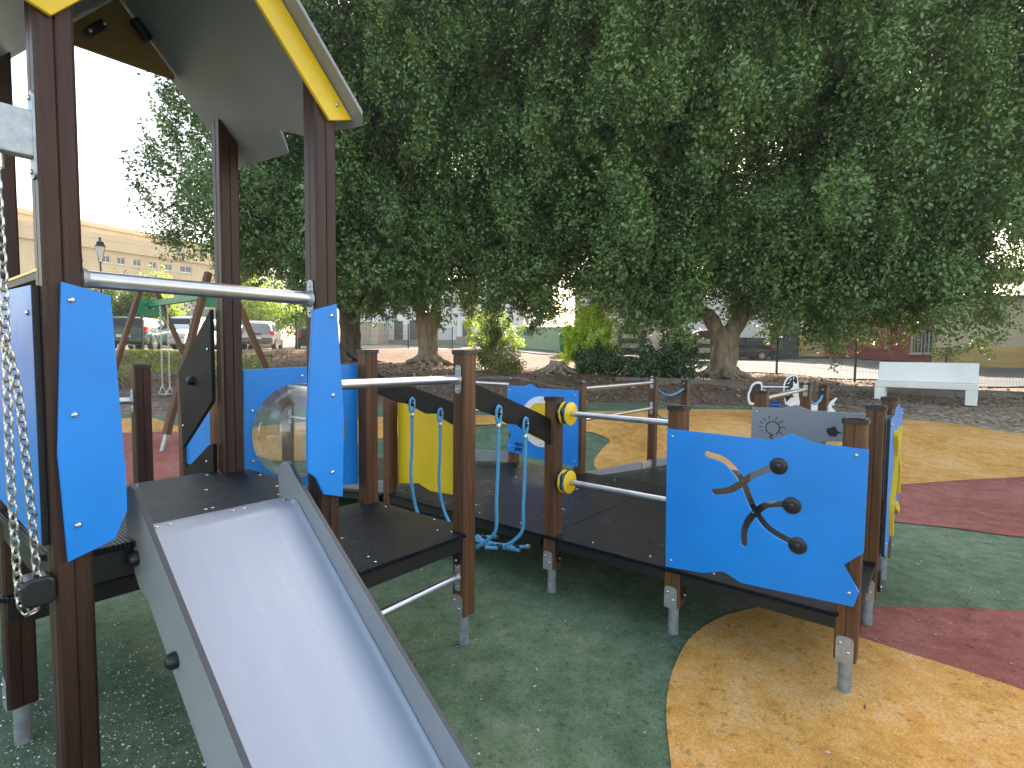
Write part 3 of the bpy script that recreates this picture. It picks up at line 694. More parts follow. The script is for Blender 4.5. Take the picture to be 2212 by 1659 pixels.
# black bridge beams
DCB = [(-.95, 1.445), (-.88, 1.418), (-.579, 1.330), (-.163, 1.206), (-.05, 1.165), (-.05, 1.0), (-.153, 1.045), (-.358, 1.113), (-.46, 1.165), (-.57, 1.180), (-.701, 1.236), (-.879, 1.285), (-.95, 1.30)]
def beam(t, off):
    o = board('handrail_board', DCB if t == 0 else [(-1.0, 1.472), (-.977, 1.470), (-.127, 1.232), (-.05, 1.20), (-.05, 1.04), (-.127, 1.068), (-.224, 1.112), (-.291, 1.155), (-.421, 1.164), (-.618, 1.243), (-.722, 1.261), (-.983, 1.352), (-1.0, 1.36)], 't', t, .018, BLACKB)
    return o
bm0 = beam(0, 0); bm1 = beam(1, 0)
def rail(p0, p1, r=.0235, plate=True, m=STEEL, parent=PS, plates=(1, 1)):
    a, b = Vector(p0), Vector(p1); d = (b - a).normalized()
    o = MB().tube([a, b], r, 20).build('rail', m, parent, True)
    for q, sg, on_ in ((a, 1, plates[0]), (b, -1, plates[1])):
        if not on_: continue
        ax = Matrix((d.cross(Vector((0, 0, 1))), Vector((0, 0, 1)), d)).transposed()
        pm = MB().prism(rrect(.042, .150, .016, 4), lambda p, q_, dd: q + ax @ Vector((p, q_, dd)), 0, sg * .004).build('rail_flange', GALV, o)
        bev(pm, .0012, 1)
        for z in (.052, -.052): bolt(o, q + Vector((0, 0, z)) + d * sg * .0045, d * sg, .8)
        w = MB().tube([q + d * sg * .003, q + d * sg * .012, q + d * sg * .02], [r * 1.35, r * 1.18, r * 1.0], 20, False).build('weld_collar', GALV, o, True)
    return o
hp = .0475
rail(T2L(-3, 0, 1.806) + Vector((hp, 0, 0)), T2L(-2, 0, 1.806) - Vector((hp, 0, 0)), .026)
rail(T2L(-2, 0, 1.455) + Vector((hp, 0, 0)), T2L(-1, 0, 1.455) - Vector((hp, 0, 0)), .022)
rail(T2L(-2, 0, .375) + Vector((hp, 0, 0)), T2L(-1, 0, .395) - Vector((hp, 0, 0)), .019)
for z in (1.245, .930):
    rail(T2L(2, 1, z) + Vector((hp, 0, 0)), T2L(4, 1, z) - Vector((hp, 0, 0)), .019)
    rail(T2L(2, -1, z) + Vector((hp, 0, 0)), T2L(4, -1, z) - Vector((hp, 0, 0)), .019)
    rail(T2L(2, 2, z) + Vector((0, hp, 0)), T2L(2, 3, z) - Vector((0, hp, 0)), .019)
    rail(T2L(2, 3, z) + Vector((0, hp, 0)), T2L(2, 4, z) - Vector((0, hp, 0)), .019)
    rail(T2L(0, 3, z - .02) + Vector((0, hp, 0)), T2L(0, 4, z - .02) - Vector((0, hp, 0)), .019, plates=(0, 1))
rail(T2L(-3, 2.42, 1.27) + Vector((hp, 0, 0)), T2L(-2.04, 2.42, 1.27) - Vector((hp, 0, 0)), .022)
# rails with stacked turning discs between the two front posts
for z in (1.21, .768):
    r_ = rail(T2L(0, 0, z) - Vector((0, hp, 0)), T2L(0, -1, z) + Vector((0, hp, 0)), .018, plates=(0, 0))
    k = 0
    for y0, rr, mm, wob in ((.052, .062, BLACKP, .0), (.064, .056, GREYB, .1), (.074, .070, BLACKP, 0), (.082, .074, YELLOW, 0), (.094, .066, BLACKP, .12), (.104, .060, BLUE, .14), (.116, .066, BLACKP, .1), (.126, .074, YELLOW, 0)):
        ax = Vector((0, -1, 0)).to_track_quat('Z', 'Y').to_matrix(); n_ = 36; m_ = MB()
        th = .009; i0 = len(m_.v)
        for dz, sc in ((0, .97), (.0015, 1), (th - .0015, 1), (th, .97)):
            for j in range(n_):
                a = 2 * math.pi * j / n_; rj = rr * sc * (1 + wob * math.cos(5 * a + z * 9))
                m_.v.append(T2L(0, 0, z) + Vector((0, -y0, 0)) + ax @ Vector((rj * math.cos(a), rj * math.sin(a), dz)))
        for q in range(3):
            for j in range(n_): m_.f.append((q * n_ + j, q * n_ + (j + 1) % n_, (q + 1) * n_ + (j + 1) % n_, (q + 1) * n_ + j))
        m_.f.append(tuple(reversed(range(n_)))); m_.f.append(tuple(3 * n_ + j for j in range(n_)))
        m_.build('turning_disc', mm, r_, True)
# decks -------------------------------------------------------------
def deck(name, x0, x1, y0, y1, z, th=.022, fr=.075, cut=.10, zf=None, screws=(), cuts=(1, 1, 1, 1), label=None):
    """grid units; zf(x,y)->z offset for sloping decks"""
    cx, cy = cut, cut
    P = []
    for (x, y, c, (dx, dy)) in ((x0, y0, cuts[0], (1, 1)), (x1, y0, cuts[1], (-1, 1)), (x1, y1, cuts[2], (-1, -1)), (x0, y1, cuts[3], (1, -1))):
        if not c: P.append((x, y)); continue
        q = [(x, y + dy * cy), (x + dx * cx, y)]
        if dx * dy < 0: q = q[::-1]
        P += q
    zf = zf or (lambda x, y: 0)
    o = MB().prism(P, lambda p, q, d: (p * L, q * L, z + d + zf(p, q)), -th, 0).build(name, DECK, PS); bev(o, .003, 2)
    if label: o['label'] = label
    i = .045
    m_ = MB()
    for (a, b) in (((x0 + i, y0 + i), (x1 - i, y0 + i)), ((x1 - i, y0 + i), (x1 - i, y1 - i)), ((x0 + i, y1 - i), (x1 - i, y1 - i)), ((x0 + i, y0 + i), (x0 + i, y1 - i))):
        za, zb_ = zf(*a), zf(*b); A = Vector((a[0] * L, a[1] * L, z + za - th - fr / 2 - .002)); B = Vector((b[0] * L, b[1] * L, z + zb_ - th - fr / 2 - .002))
        d = B - A; rot = d.to_track_quat('X', 'Z').to_matrix(); m_.box((A + B) / 2, (d.length - .05, .035, fr), rot)
    f = m_.build('deck_frame', BLACKM, o)
    for p, q in screws: bolt(o, (p * L, q * L, z + zf(p, q) + .0003), (0, 0, 1), 1.0, SCREW_ME, 'screw')
    return o
deck('tower_deck', -3.07, -1.91, .02, 1.07, .98, screws=((-2.78, .09), (-2.75, .09), (-2.45, .25), (-2.42, .25), (-2.1, .25), (-2.15, .98), (-2.5, 1.0), (-2.8, 1.0), (-2.02, .42), (-1.95, .75), (-2.3, .62), (-2.95, .35)), fr=.09, label='black anti-slip deck at the top of the slide')
deck('lower_deck', -1.93, -.94, -.06, 1.05, .640, screws=((-1.70, -.01), (-1.68, .08), (-1.08, .03), (-1.12, .12), (-.98, .30), (-1.0, .80), (-1.6, .45), (-1.85, .9), (-1.35, .99)), label='black anti-slip deck below the tower')
deck('left_deck', -3.07, -1.93, .84, 2.38, .64, screws=((-2.7, 1.3), (-2.2, 1.3)), label='black deck behind the tower')
ramps = []
for (y0, y1, cu) in ((-2.05, -.005, (1, 1, 0, 0)), (.005, 2.05, (0, 0, 1, 1))):
    sc = [(.03 if k % 2 else .05, y0 + .35 + .45 * k) for k in range(4)] + [(.62, y0 + .3 + .02 * k) for k in range(2)] + [(.66, y0 + 1.2), (.66, y0 + 1.25), (1.3, y0 + .6), (1.33, y0 + .6), (1.3, y0 + 1.4), (1.34, y0 + 1.43), (1.95, y0 + .5), (1.95, y0 + 1.1), (1.95, y0 + 1.6), (.2, y0 + 1.0), (1.65, y0 + .28), (1.65, y0 + 1.0)]
    deck('ramp_deck', -.07, 2.07, y0, y1, .402, fr=.06, cuts=cu, screws=sc, label='low black deck of the accessible platform')
rf = lambda x, y: -.055 - .082 * (x - 2.07)
deck('ramp_deck', 2.075, 5.3, -1.07, 1.07, .402, fr=.05, cut=.06, zf=rf, screws=[(2.15 + .9 * k, yy) for k in range(4) for yy in (-.9, -.3, .35, .9)], label='black ramp leading away on the far side')
rl_ = lambda x, y: -.02 - .09 * (y - 2.05)
deck('ramp_deck', -.07, 2.07, 2.06, 5.0, .402, fr=.05, cut=.06, zf=rl_, cuts=(0, 0, 1, 1), screws=[(xx, 2.3 + .8 * k) for k in range(3) for xx in (.1, .9, 1.9)], label='black ramp leading away to the left')
def curb_board(p0, p1, h=.10, th=.018):
    a, b = Vector(p0), Vector(p1); d = b - a; rot = d.to_track_quat('X', 'Z').to_matrix()
    o = MB().box((a + b) / 2, (d.length, th, h), rot).build('kerb_board', GREYB, PS); bev(o, .002, 2); return o
for t_ in (1.0, -1.0):
    curb_board(T2L(2.07, t_, .345), T2L(3.62, t_, .262)); curb_board(T2L(4.06, t_, .236), T2L(5.1, t_, .16))
    o = MB().box(T2L(3.82, t_ - .012, .25), (.30, .02, .085), Matrix.Rotation(.055, 3, 'Y')).build('joint_plate', GALV, PS); bev(o, .006, 2)
    for k in range(4):
        for z in (-.02, .025): bolt(o, T2L(3.82, t_ - .012, .25) + Vector((-.11 + .07 * k, -.0115, z - .055 * (-.11 + .07 * k))), (0, -1, 0), .7)
curb_board(T2L(2, 2.07, .455), T2L(2, 2.95, .40)); curb_board(T2L(2, 3.05, .385), T2L(2, 3.95, .30))
curb_board(T2L(0, 2.07, .43), T2L(0, 2.95, .36)); curb_board(T2L(0, 3.05, .345), T2L(0, 3.95, .28))
# deck hangers
def hanger(s, t, z, dx, dy):
    o = MB().prism([(-.03, .04), (.03, .04), (.03, -.02), (.012, -.075), (-.012, -.075), (-.03, -.03)], (lambda p, q, d: T2L(s, t, z) + Vector((dx * (.048 + d) if dx else p, dy * (.048 + d) if dy else p, q))), 0, .012).build('deck_hanger', BLACKM, PS)
    bolt(o, T2L(s, t, z - .05) + Vector((dx * .061, dy * .061, 0)), (dx, dy, 0), 1.0); return o
for s_, t_ in ((0, 0), (0, -1), (1, -2)): hanger(s_, t_, .30, 0, -1)
hanger(0, 1, .3, 0, -1); hanger(-1, 0, .54, -1, 0); hanger(-1, 0, .54, 1, 0)
# slide ---------------------------------------------------------------
SLX0, SLX1 = -2.772 * L, -2.165 * L
def slz(y):   # height of the chute along local y (metres)
    k = -y
    if k < -.0: return .998
    z1 = .998 - .82 * max(0, k - .03) if k > .06 else .998 - .41 * k * k / .06 * .66
    end = .16
    if z1 < end + .15:   # easing to the run-out
        t = k - (.998 - end - .15) / .82 - .03; z1 = end + .15 * math.exp(-t / .18)
    return z1
rows = []
ysl = [.09, .05, .01, -.01, -.03, -.05, -.07, -.10] + [-.15 - .06 * i for i in range(26)]
prof = [(0.0, .018), (.006, .006), (.016, .001)] + [(.03 + (SLX1 - SLX0 - .06) * i / 10, 0) for i in range(11)] + [(SLX1 - SLX0 - .016, .001), (SLX1 - SLX0 - .006, .006), (SLX1 - SLX0, .018)]
v_ = []; f_ = []; nP = len(prof)
for y in ysl:
    fl = 0 if y > 0 else 1
    for x, dz in prof: v_.append((SLX0 + x, y, slz(y) + dz * fl))
for i in range(len(ysl) - 1):
    for j in range(nP - 1): f_.append((i * nP + j, i * nP + j + 1, (i + 1) * nP + j + 1, (i + 1) * nP + j))
me = mesh(v_, f_, True); slide = link('slide', me, SLIDE, PS); slide['label'] = 'grey metal slide chute with board cheeks'
sm = slide.modifiers.new('solid', 'SOLIDIFY'); sm.thickness = .004; sm.offset = 0
for x in (.05, .09, .30, .34, .50): bolt(slide, (SLX0 + x, .045, 1.0005), (0, 0, 1), 1.2, SCREW_ME, 'screw')
chk = [(.10, .93), (.113, 1.085), (.102, 1.125), (.078, 1.148), (.05, 1.155), (.024, 1.147), (.0, 1.124), (-.025, 1.101)]
low = []
k = -.08
while k > -1.62: chk.append((k, max(slz(k) + .10, 1.101 + .76 * (k + .025)))); k -= .08
chk += [(-1.66, .26), (-1.66, .06)]
k = -1.60; back = []
while k < -.02: back.append((k, max(.05, slz(k) - .15))); k += .08
chk += back + [(.0, .83)]
for x0 in (SLX0 - .020, SLX1 + .002):
    o = MB().prism(chk, lambda p, q, d: (x0 + d, p, q), 0, .018).build('slide_cheek', [CHEEK, mat('cheek_core', (.045, .047, .055), .45)], PS)
    for p_ in o.data.polygons:
        if p_.index >= 2: p_.material_index = 1
    bev(o, .0022, 2)
    if x0 < SLX0:
        for (yy, zz) in ((.005, .925), (-.30, .700), (-.62, .44)):
            m_ = MB(); m_.lathe([(.024, 0), (.0245, .012), (.021, .022), (.012, .029), (.002, .031)], (x0, yy, zz), 24, Vector((-1, 0, 0)).to_track_quat('Z', 'Y').to_matrix()); m_.build('domed_knob', BLACKP, o, True)
MB().box(((SLX0 + SLX1) / 2, -1.1, .09), (.30, .05, .2)).build('slide_foot', GALV, PS)
# roof ----------------------------------------------------------------
def roof_slab(sg):
    xr = -2.5 * L; X = lambda s: s * L
    ea = [(.995 * 0 - .15, -1.86), (-.135, -1.885), (.336, -1.93), (.40, -1.955), (.523, -1.86), (.565, -1.925), (1.12, -1.915)]
    # outline in (t, s) of the right slab, zigzag eave
    out = [(-.15, -2.5), (-.15, -1.862), (-.11, -1.835), (.34, -1.875), (.50, -1.925), (.56, -1.845), (1.14, -1.87), (1.14, -2.5)]
    P = [(t, (s if sg > 0 else -5.0 - s)) for t, s in out]
    fn = lambda t, s, d: (s * L, t * L, 3.137 - abs(s * L - xr) * 1.11 + d)
    o = MB().prism(P, fn, 0, .021).build('roof_slab', GREYB, PS); bev(o, .002, 2); o['label'] = 'grey roof board, %s slope' % ('right' if sg > 0 else 'left'); return o
rs1 = roof_slab(1); rs2 = roof_slab(-1)
for sg, lab in ((1, 'right'), (-1, 'left')):
    S = lambda s: s if sg > 0 else -5 - s
    P = [(S(-2.5), 3.10), (S(-1.872), 2.612), (S(-1.995), 2.548), (S(-2.5), 3.005)]
    P = [(S(-2.5), 3.125), (S(-1.868), 2.605), (S(-1.998), 2.552), (S(-2.5), 3.02)]
    P = [(S(-2.5), 3.128), (S(-1.87), 2.54), (S(-1.99), 2.505), (S(-2.5), 2.98)]
    o = board('barge_board', P, 't', -.068, .016, YELLOW, label='yellow barge board, front %s' % lab, bolts=((S(-1.955), 2.575),))
gb = board('gable_board', [(-2.5, 3.128), (-2.24, 2.884), (-2.24, 2.862), (-2.76, 2.862), (-2.76, 2.884)], 't', 1.065, .016, panel_mat('shaded_yellow_board', (.26, .17, .055), .5), label='yellow gable board at the back, darkened for shade')  # yellow board; the deep shade under the roof is painted into its colour
for s_ in (-2.62,):
    m_ = MB().box(T2L(s_, .98, 2.93), (.09, .04, .035), Matrix.Rotation(-.84, 3, 'Y')).build('roof_bracket', BLACKM, PS); bev(m_, .008, 2)
    bolt(m_, T2L(s_ - .03, .94, 2.90), (0, -1, 0)); bolt(m_, T2L(s_ + .03, .94, 2.95), (0, -1, 0))
m_ = MB().box(T2L(-2.42, .98, 3.0), (.09, .04, .035), Matrix.Rotation(.84, 3, 'Y')).build('roof_bracket', BLACKM, PS); bev(m_, .008, 2)
# climbing cheek behind the tower and far panel
ck = board('climbing_cheek', [(1.06, 1.80), (1.06, 1.34), (1.09, 1.32), (1.525, 1.055), (1.565, 1.475)], 's', -2.07, .02, BLACKB, bolts=((1.10, 1.60), (1.50, 1.18)), edge=EDGE, label='dark board rising to the tower at the back')
m_ = MB(); m_.lathe([(.024, 0), (.0245, .012), (.020, .024), (.01, .03), (.002, .031)], (-2.08 * L, 1.335 * L, 1.433), 24, Vector((-1, 0, 0)).to_track_quat('Z', 'Y').to_matrix()); m_.build('domed_knob', BLACKP, ck, True)
board('climbing_cheek', [(1.06, 1.12), (1.12, 1.11), (1.50, .93), (1.50, .80), (1.06, .80)], 's', -2.07, .02, BLACKB, bolts=((1.15, 1.02),))
board('far_panel', [(3.64, 1.24), (4.40, 1.22), (4.40, .5), (3.64, .5)], 's', -1.0, .019, BLUE, label='blue panel far behind the tower')
# ropes ---------------------------------------------------------------
def rope(pts, r=.0105, parent=PS, name='rope', k=8, m=None):
    P = catmull(pts, k); n = 10; mb = MB().tube(P, r, n)
    me = mesh(mb.v, mb.f, True); uvl = me.uv_layers.new(name='UVMap')
    acc = [0]
    for i in range(1, len(P)): acc.append(acc[-1] + (P[i] - P[i - 1]).length)
    for poly in me.polygons:
        if poly.index >= (len(P) - 1) * n: continue
        k_, j = divmod(poly.index, n)
        for li, (jj, kk) in zip(poly.loop_indices, ((j, k_), (j + 1, k_), (j + 1, k_ + 1), (j, k_ + 1))): uvl.data[li].uv = (jj / n, acc[kk])
    return link(name, me, m or ROPE, parent)
def ferrule(c, d, parent, r=.014, h=.03):
    ax = Vector(d).to_track_quat('Z', 'Y').to_matrix(); mb = MB(); mb.lathe([(r * .9, -h / 2), (r, -h / 2 + .003), (r, h / 2 - .003), (r * .9, h / 2)], c, 18, ax); return mb.build('ferrule', STEEL, parent, True)
for t_, sA in ((0, (-.695, -.395)), (1, (-.595, -.285))):
    for s0 in sA:
        ztop = 1.415 - (s0 + .88) * .30 - .095 if t_ == 0 else 1.47 - (s0 + 1.0) * .29 - .10
        sd_ = -1 if t_ == 0 else -1
        y = t_ * L + sd_ * .022; x = s0 * L
        ti = .10 if t_ == 0 else .55
        zb = .50 - .55 * (s0 + .72) * L / L * .38
        loop = rope([(x - .004, y, ztop - .075), (x - .020, y, ztop - .035), (x - .018, y, ztop + .010), (x, y, ztop + .028), (x + .018, y, ztop + .010), (x + .017, y, ztop - .035), (x + .004, y, ztop - .075)], .0095)
        m_ = MB(); m_.lathe([(.019, 0), (.019, .012), (.014, .022), (.006, .026), (.001, .027)], (x + .004, y + .012, ztop - .006), 20, Vector((0, -1, 0)).to_track_quat('Z', 'Y').to_matrix()); kn = m_.build('domed_knob', BLACKP, loop, True)
        bolt(kn, (x + .004, y - .0155, ztop - .006), (0, -1, 0), .7)
        ferrule((x, y, ztop - .085), (0, 0, 1), loop)
        inn = .13 if t_ == 0 else -.16
        zl = .46 - (s0 + .7) * .22
        rope([(x, y, ztop - .09), (x + .003, y + .004, ztop - .30), (x - .004, y + .008, ztop - .5), (x + .006, y + inn * .15, zl + .12), (x - .010, y + inn * .55, zl + .045), (x - .03, y + inn, zl)], .0105)
# net at the bottom of the bridge
zn = lambda s: .455 - (s + .7) * .24
for (ta, tb, s0, s1) in ((.14, .14, -.92, -.13), (.50, .50, -.92, -.10), (.86, .86, -.92, -.12), (.14, .52, -.60, -.30), (.52, .14, -.62, -.28), (.52, .86, -.60, -.30)):
    a = T2L(s0, ta, zn(s0)); b = T2L(s1, tb, zn(s1)); mid = (a + b) / 2 - Vector((0, 0, .012))
    r_ = rope([a, mid, b], .0105)
    if ta == tb:
        ferrule(b, b - mid, r_, .015, .035)
        for q in (.3, .55, .8):
            c = a.lerp(b, q) - Vector((0, 0, .006)); mm = MB(); mm.lathe([(.017, -.02), (.019, -.012), (.019, .012), (.017, .02)], c, 16, (b - a).to_track_quat('Z', 'Y').to_matrix()); mm.build('rope_clamp', BLACKP, r_, True)
rope([T2L(-.42, .0, zn(-.42)), T2L(-.40, .2, zn(-.4) - .01), T2L(-.40, .9, zn(-.4))], .0105)
# rope rails at the end of the far ramp
for t_, tb_ in ((1, .97), (-1, -1.0)):
    for z in (1.19, .88):
        rope([T2L(4.06, t_, z), T2L(4.3, t_, z - .09), T2L(4.6, t_, z - .135), T2L(4.9, t_, z - .115), T2L(5.09, tb_, z - .065)], .013)
        o = MB().prism(rrect(.035, .12, .015), lambda p, q, d: T2L(5.15, tb_, z - .05) + Vector((-.047 - d, p, q)), 0, .012).build('rope_bracket', BLACKP, PS)
        bolt(o, T2L(5.15, tb_, z) + Vector((-.06, 0, 0)), (-1, 0, 0), 1.)
# chain swing arm on the far left
cb = MB().box(T2L(-3.0, 0, 2.185) + Vector((-.046 - .30, -.012, 0)), (.60, .045, .125)).build('swing_arm', GALV, PS); bev(cb, .004, 2)
o = MB().prism(rrect(.05, .235, .015), lambda p, q, d: T2L(-3.0, 0, 2.185) + Vector((-.046 - d, p - .012, q)), 0, .006).build('arm_flange', GALV, cb)
for z in (.1, -.1): bolt(o, T2L(-3, 0, 2.185 + z) + Vector((-.053, -.012, 0)), (-1, 0, 0), .9)
CX = -3.150 * L
m_ = MB(); m_.lathe([(.017, 0), (.017, .035), (.012, .037), (.012, .045)], (CX, -.012, 2.080), 18); m_.build('swivel', STEEL, cb, True)
def chain(pts, link_len=.030, wire=.0032, wid=.0095, name='chain', parent=PS, m=CHAIN, seg=6):
    P = catmull(pts, 40); acc = 0; mb = MB(); k = 0; pitch = link_len * .76; nxt = 0
    for i in range(len(P) - 1):
        a, b = P[i], P[i + 1]; d = (b - a).length
        if d < 1e-6: continue
        while nxt <= acc + d:
            c = a.lerp(b, (nxt - acc) / d); t = (b - a).normalized()
            sidev = Vector((1, 0, 0)) if abs(t.x) < .9 else Vector((0, 1, 0)); sidev = (sidev - t * sidev.dot(t)).normalized(); oth = t.cross(sidev)
            ang = math.pi / 4 + (k % 2) * math.pi / 2; w = sidev * math.cos(ang) + oth * math.sin(ang)
            h = link_len / 2 - wid; q = []
            for j in range(6): a_ = -math.pi / 2 + math.pi * j / 5; q.append(c + t * (h + wid * math.cos(a_)) + w * wid * math.sin(a_))
            for j in range(6): a_ = math.pi / 2 + math.pi * j / 5; q.append(c + t * (-h + wid * math.cos(a_)) + w * wid * math.sin(a_))
            mb.tube(q, wire, seg, closed=True)
            nxt += pitch; k += 1
        acc += d
    o = mb.build(name, m, parent, True, fix=False); return o
yy = -.030
mb_ = MB().box(T2L(-3.02, .52, 1.822), (.06, .84, .008)).build('shelf_edge', YELLOW, PS); MB().box(T2L(-3.02, .52, 1.806), (.058, .836, .02)).build('shelf_core', EDGE, mb_)
c1 = chain([(CX, -.012, 2.082), (CX + .002, yy, 1.7), (CX - .002, yy, 1.3), (CX + .004, yy, .93), (CX + .014, yy, .868), (CX + .028, yy, .856), (CX + .042, yy, .875), (CX + .044, yy, .95), (CX + .030, yy, 1.3), (CX + .012, yy, 1.55), (CX - .045, yy, 1.78), (CX - .12, yy, 2.08)], label if False else .032)
c1['label'] = 'looped steel chain hanging in front of the tower'
hk = MB().prism(rrect(.075, .082, .022, 6), lambda p, q, d: (-3.0 * L - .082 + p, -.05 + .0 + d, .915 + q), -.004, .07).build('rubber_buffer', BLACKP, PS, True); bev(hk, .008, 3)
cg = MB().box((-3.0 * L - .26, -.03, 1.66), (.19, .12, .03)).build('rubber_seat', BLACKP, PS); bev(cg, .01, 3)
# ------------------------------------------------------------------ swing set
def swing_set():
    ap1 = at(470, 630, 8.9); ap2 = at(321, 655, 11.2); ap1.z = ap2.z = 2.50
    root = thing('swing_set', 'wooden A-frame swing set with green crossbeam behind the tower', 'swing set', (ap1.x, ap1.y, 0))
    o0 = Vector((ap1.x, ap1.y, 0)); d = (ap2 - ap1); d.z = 0; d.normalize(); n_ = Vector((-d.y, d.x, 0))
    if n_.y > 0: n_ = -n_
    GREEN = panel_mat('green_painted_steel', (.015, .20, .085), .4)
    for ap, lab in ((ap1, 1), (ap2, 2)):
        for sg in (1, -1):
            foot = Vector((-5.17, 8.0, 0)) if sg > 0 else Vector((-3.95, 9.55, 0))
            if lab == 2: foot = foot + (ap2 - ap1) + d * .1; foot.z = 0
            foot.z = tz(foot.x, foot.y)
            top = ap + Vector((0, 0, .32)) + n_ * sg * .13
            ax = (top - foot).normalized(); f0 = foot + ax * .26; Lg = (top - f0).length
            key = ('leg', round(Lg, 2)); me = post_mesh(0, Lg); me.materials.append(WOOD if sg * lab != 5 else WOODD)
            q = ax.to_track_quat('Z', 'Y'); leg = child('leg', me, root, f0 - o0, q.to_euler())
            fp = MB().lathe([(.03, -.30), (.03, .0)], n=16).build('foot_pipe', GALV, leg, True)
            bk = MB().prism(rrect(.075, .14, .02), lambda p, r, dd: (p, -.05 - dd, r + .05), 0, .004).build('foot_bracket', GALV, leg)
            st = MB().box((0, -.052, Lg / 2 + .3), (.03, .006, Lg - .7)).build('steel_strap', GALV, leg)
        pl = MB().prism([(-.30, -.20), (.30, -.20), (.14, .12), (-.14, .12)], lambda p, q, dd: ap - o0 + n_ * p + Vector((0, 0, q - .02)) + d * dd * (1 if lab == 1 else -1), .05, .06).build('gusset_plate', GREEN, root)
        for p_, q_ in ((-.06, .03), (.06, .03), (-.06, -.08), (.06, -.08)): bolt(pl, ap - o0 + n_ * p_ + Vector((0, 0, q_)) + d * (.062 if lab == 1 else -.062), d * (1 if lab == 1 else -1), 1.6)
    ln = (ap2 - ap1).length; mid = (ap1 + ap2) / 2
    MB().box(mid - o0, (ln - .13, .08, .11), Matrix.Rotation(math.atan2(d.y, d.x), 3, 'Z')).build('crossbeam', GREEN, root)
    for q in (.28, .74):
        sb = bpy.data.objects.new('swing', None); COL.objects.link(sb); sb.parent = root; c = ap1.lerp(ap2, q) - o0; sb.location = (c.x, c.y, 0)
        zs = tz(c.x + o0.x, c.y + o0.y) + .46
        seat = MB().box((0, 0, 0), (.45, .17, .028)).build('seat', BLACKP, sb); seat.rotation_euler = (0, 0, math.atan2(d.y, d.x)); seat.location = (0, 0, zs); bev(seat, .01, 2)
        for sg in (1, -1):
            p = d * sg * .21; chain([p + Vector((0, 0, 2.42)), p + Vector((0, 0, 1.6)), p * 1.0 + Vector((0, 0, zs + .17))], .055, .0045, .013, 'chain', sb, CHAIN, 4)
            for s2 in (1, -1): chain([p + Vector((0, 0, zs + .17)), p + n_ * s2 * .04 + Vector((0, 0, zs + .08)), p + n_ * s2 * .07 + Vector((0, 0, zs + .01))], .055, .0045, .013, 'chain', sb, CHAIN, 4)
            MB().lathe([(.02, 2.40), (.02, 2.45)], (p.x, p.y, 0), 12).build('swivel', GALV, sb)
swing_set()

# ------------------------------------------------------------------ spring riders
def spring(parent, r=.11, h=.36, z0=.04, turns=5.5):
    pts = [(r * math.cos(a), r * math.sin(a), z0 + h * a / (2 * math.pi * turns)) for a in [i * .35 for i in range(int(2 * math.pi * turns / .35))]]
    return MB().tube(pts, .016, 8).build('spring', panel_mat('blue_spring_paint', (.02, .10, .55)) if 'blue_spring_paint' not in MATS else MATS['blue_spring_paint'], parent, True)
def rider1():
    p = on(1674, 9.6) - Vector((0, 0, .10)); root = thing('spring_rider', 'white and black striped spring rocker on a blue spring', 'spring rider', p, math.radians(-6))
    spring(root)
    MB().lathe([(.16, 0), (.16, .03), (.05, .035)], n=20).build('base_plate', GALV, root, True)
    seat = bev(MB().box((0, 0, .50), (.62, .20, .025)).build('seat', BLACKP, root), .01)
    head = [(p_.x, p_.y) for p_ in catmull([(.20, .36, 0), (.17, .50, 0), (.16, .62, 0), (.17, .74, 0), (.23, .84, 0), (.32, .885, 0), (.38, .86, 0), (.40, .74, 0), (.41, .62, 0), (.42, .5, 0), (.44, .36, 0), (.34, .30, 0)], 5)]
    fn = lambda y0: (lambda a, b, dd: (a, y0 + dd, b))
    h1 = bev(MB().prism(head, fn(-.02), 0, .02).build('head_plate', WHITEB, root), .003)
    cx, cz = .31, .60
    inner = [(cx + (a - cx) * .86, cz + (b - cz) * .88) for a, b in head]
    h2 = MB().prism([q for q in inner if q[0] < .33 or q[1] > .60], fn(-.0215), -.002, 0).build('black_marking', EDGE, h1)
    for (a, b, w, r) in ((.24, .73, .05, .5), (.22, .66, .05, .2), (.225, .59, .05, -.1), (.23, .52, .05, -.2), (.27, .79, .045, 1.0), (.32, .82, .045, 1.4)):
        MB().box((a, -.025, b), (w, .003, .014), Matrix.Rotation(-r, 3, 'Y')).build('white_stripe', WHITEB, h1)
    star = []
    for k in range(12):
        a = math.pi * 2 * k / 12; rr = .085 if k % 2 else .15; star.append((.36 + rr * math.cos(a) * .6, .62 + rr * 1.1 * math.sin(a)))
    MB().prism(star, fn(-.027), -.004, 0).build('white_face', WHITEB, h1)
    tail = [(p_.x, p_.y) for p_ in catmull([(-.22, .36, 0), (-.40, .34, 0), (-.44, .50, 0), (-.41, .60, 0), (-.37, .70, 0), (-.28, .75, 0), (-.20, .72, 0), (-.20, .55, 0)], 5)]
    t1 = bev(MB().prism(tail, fn(-.02), 0, .02).build('tail_plate', WHITEB, root), .003)
    cx, cz = -.30, .56
    MB().prism([(cx + (a - cx) * .76, cz + (b - cz) * .80) for a, b in tail], fn(-.0215), -.002, 0).build('black_marking', EDGE, t1)
    MB().tube([(.22, -.16, .60), (.22, .14, .60)], .014, 10).build('hand_grip', mat('white_plastic', (.75, .75, .78), .4), root, True)
    MB().tube([(-.2, -.02, .66), (.2, -.02, .66)], .012, 8).build('top_bar', WHITEB, root, True)
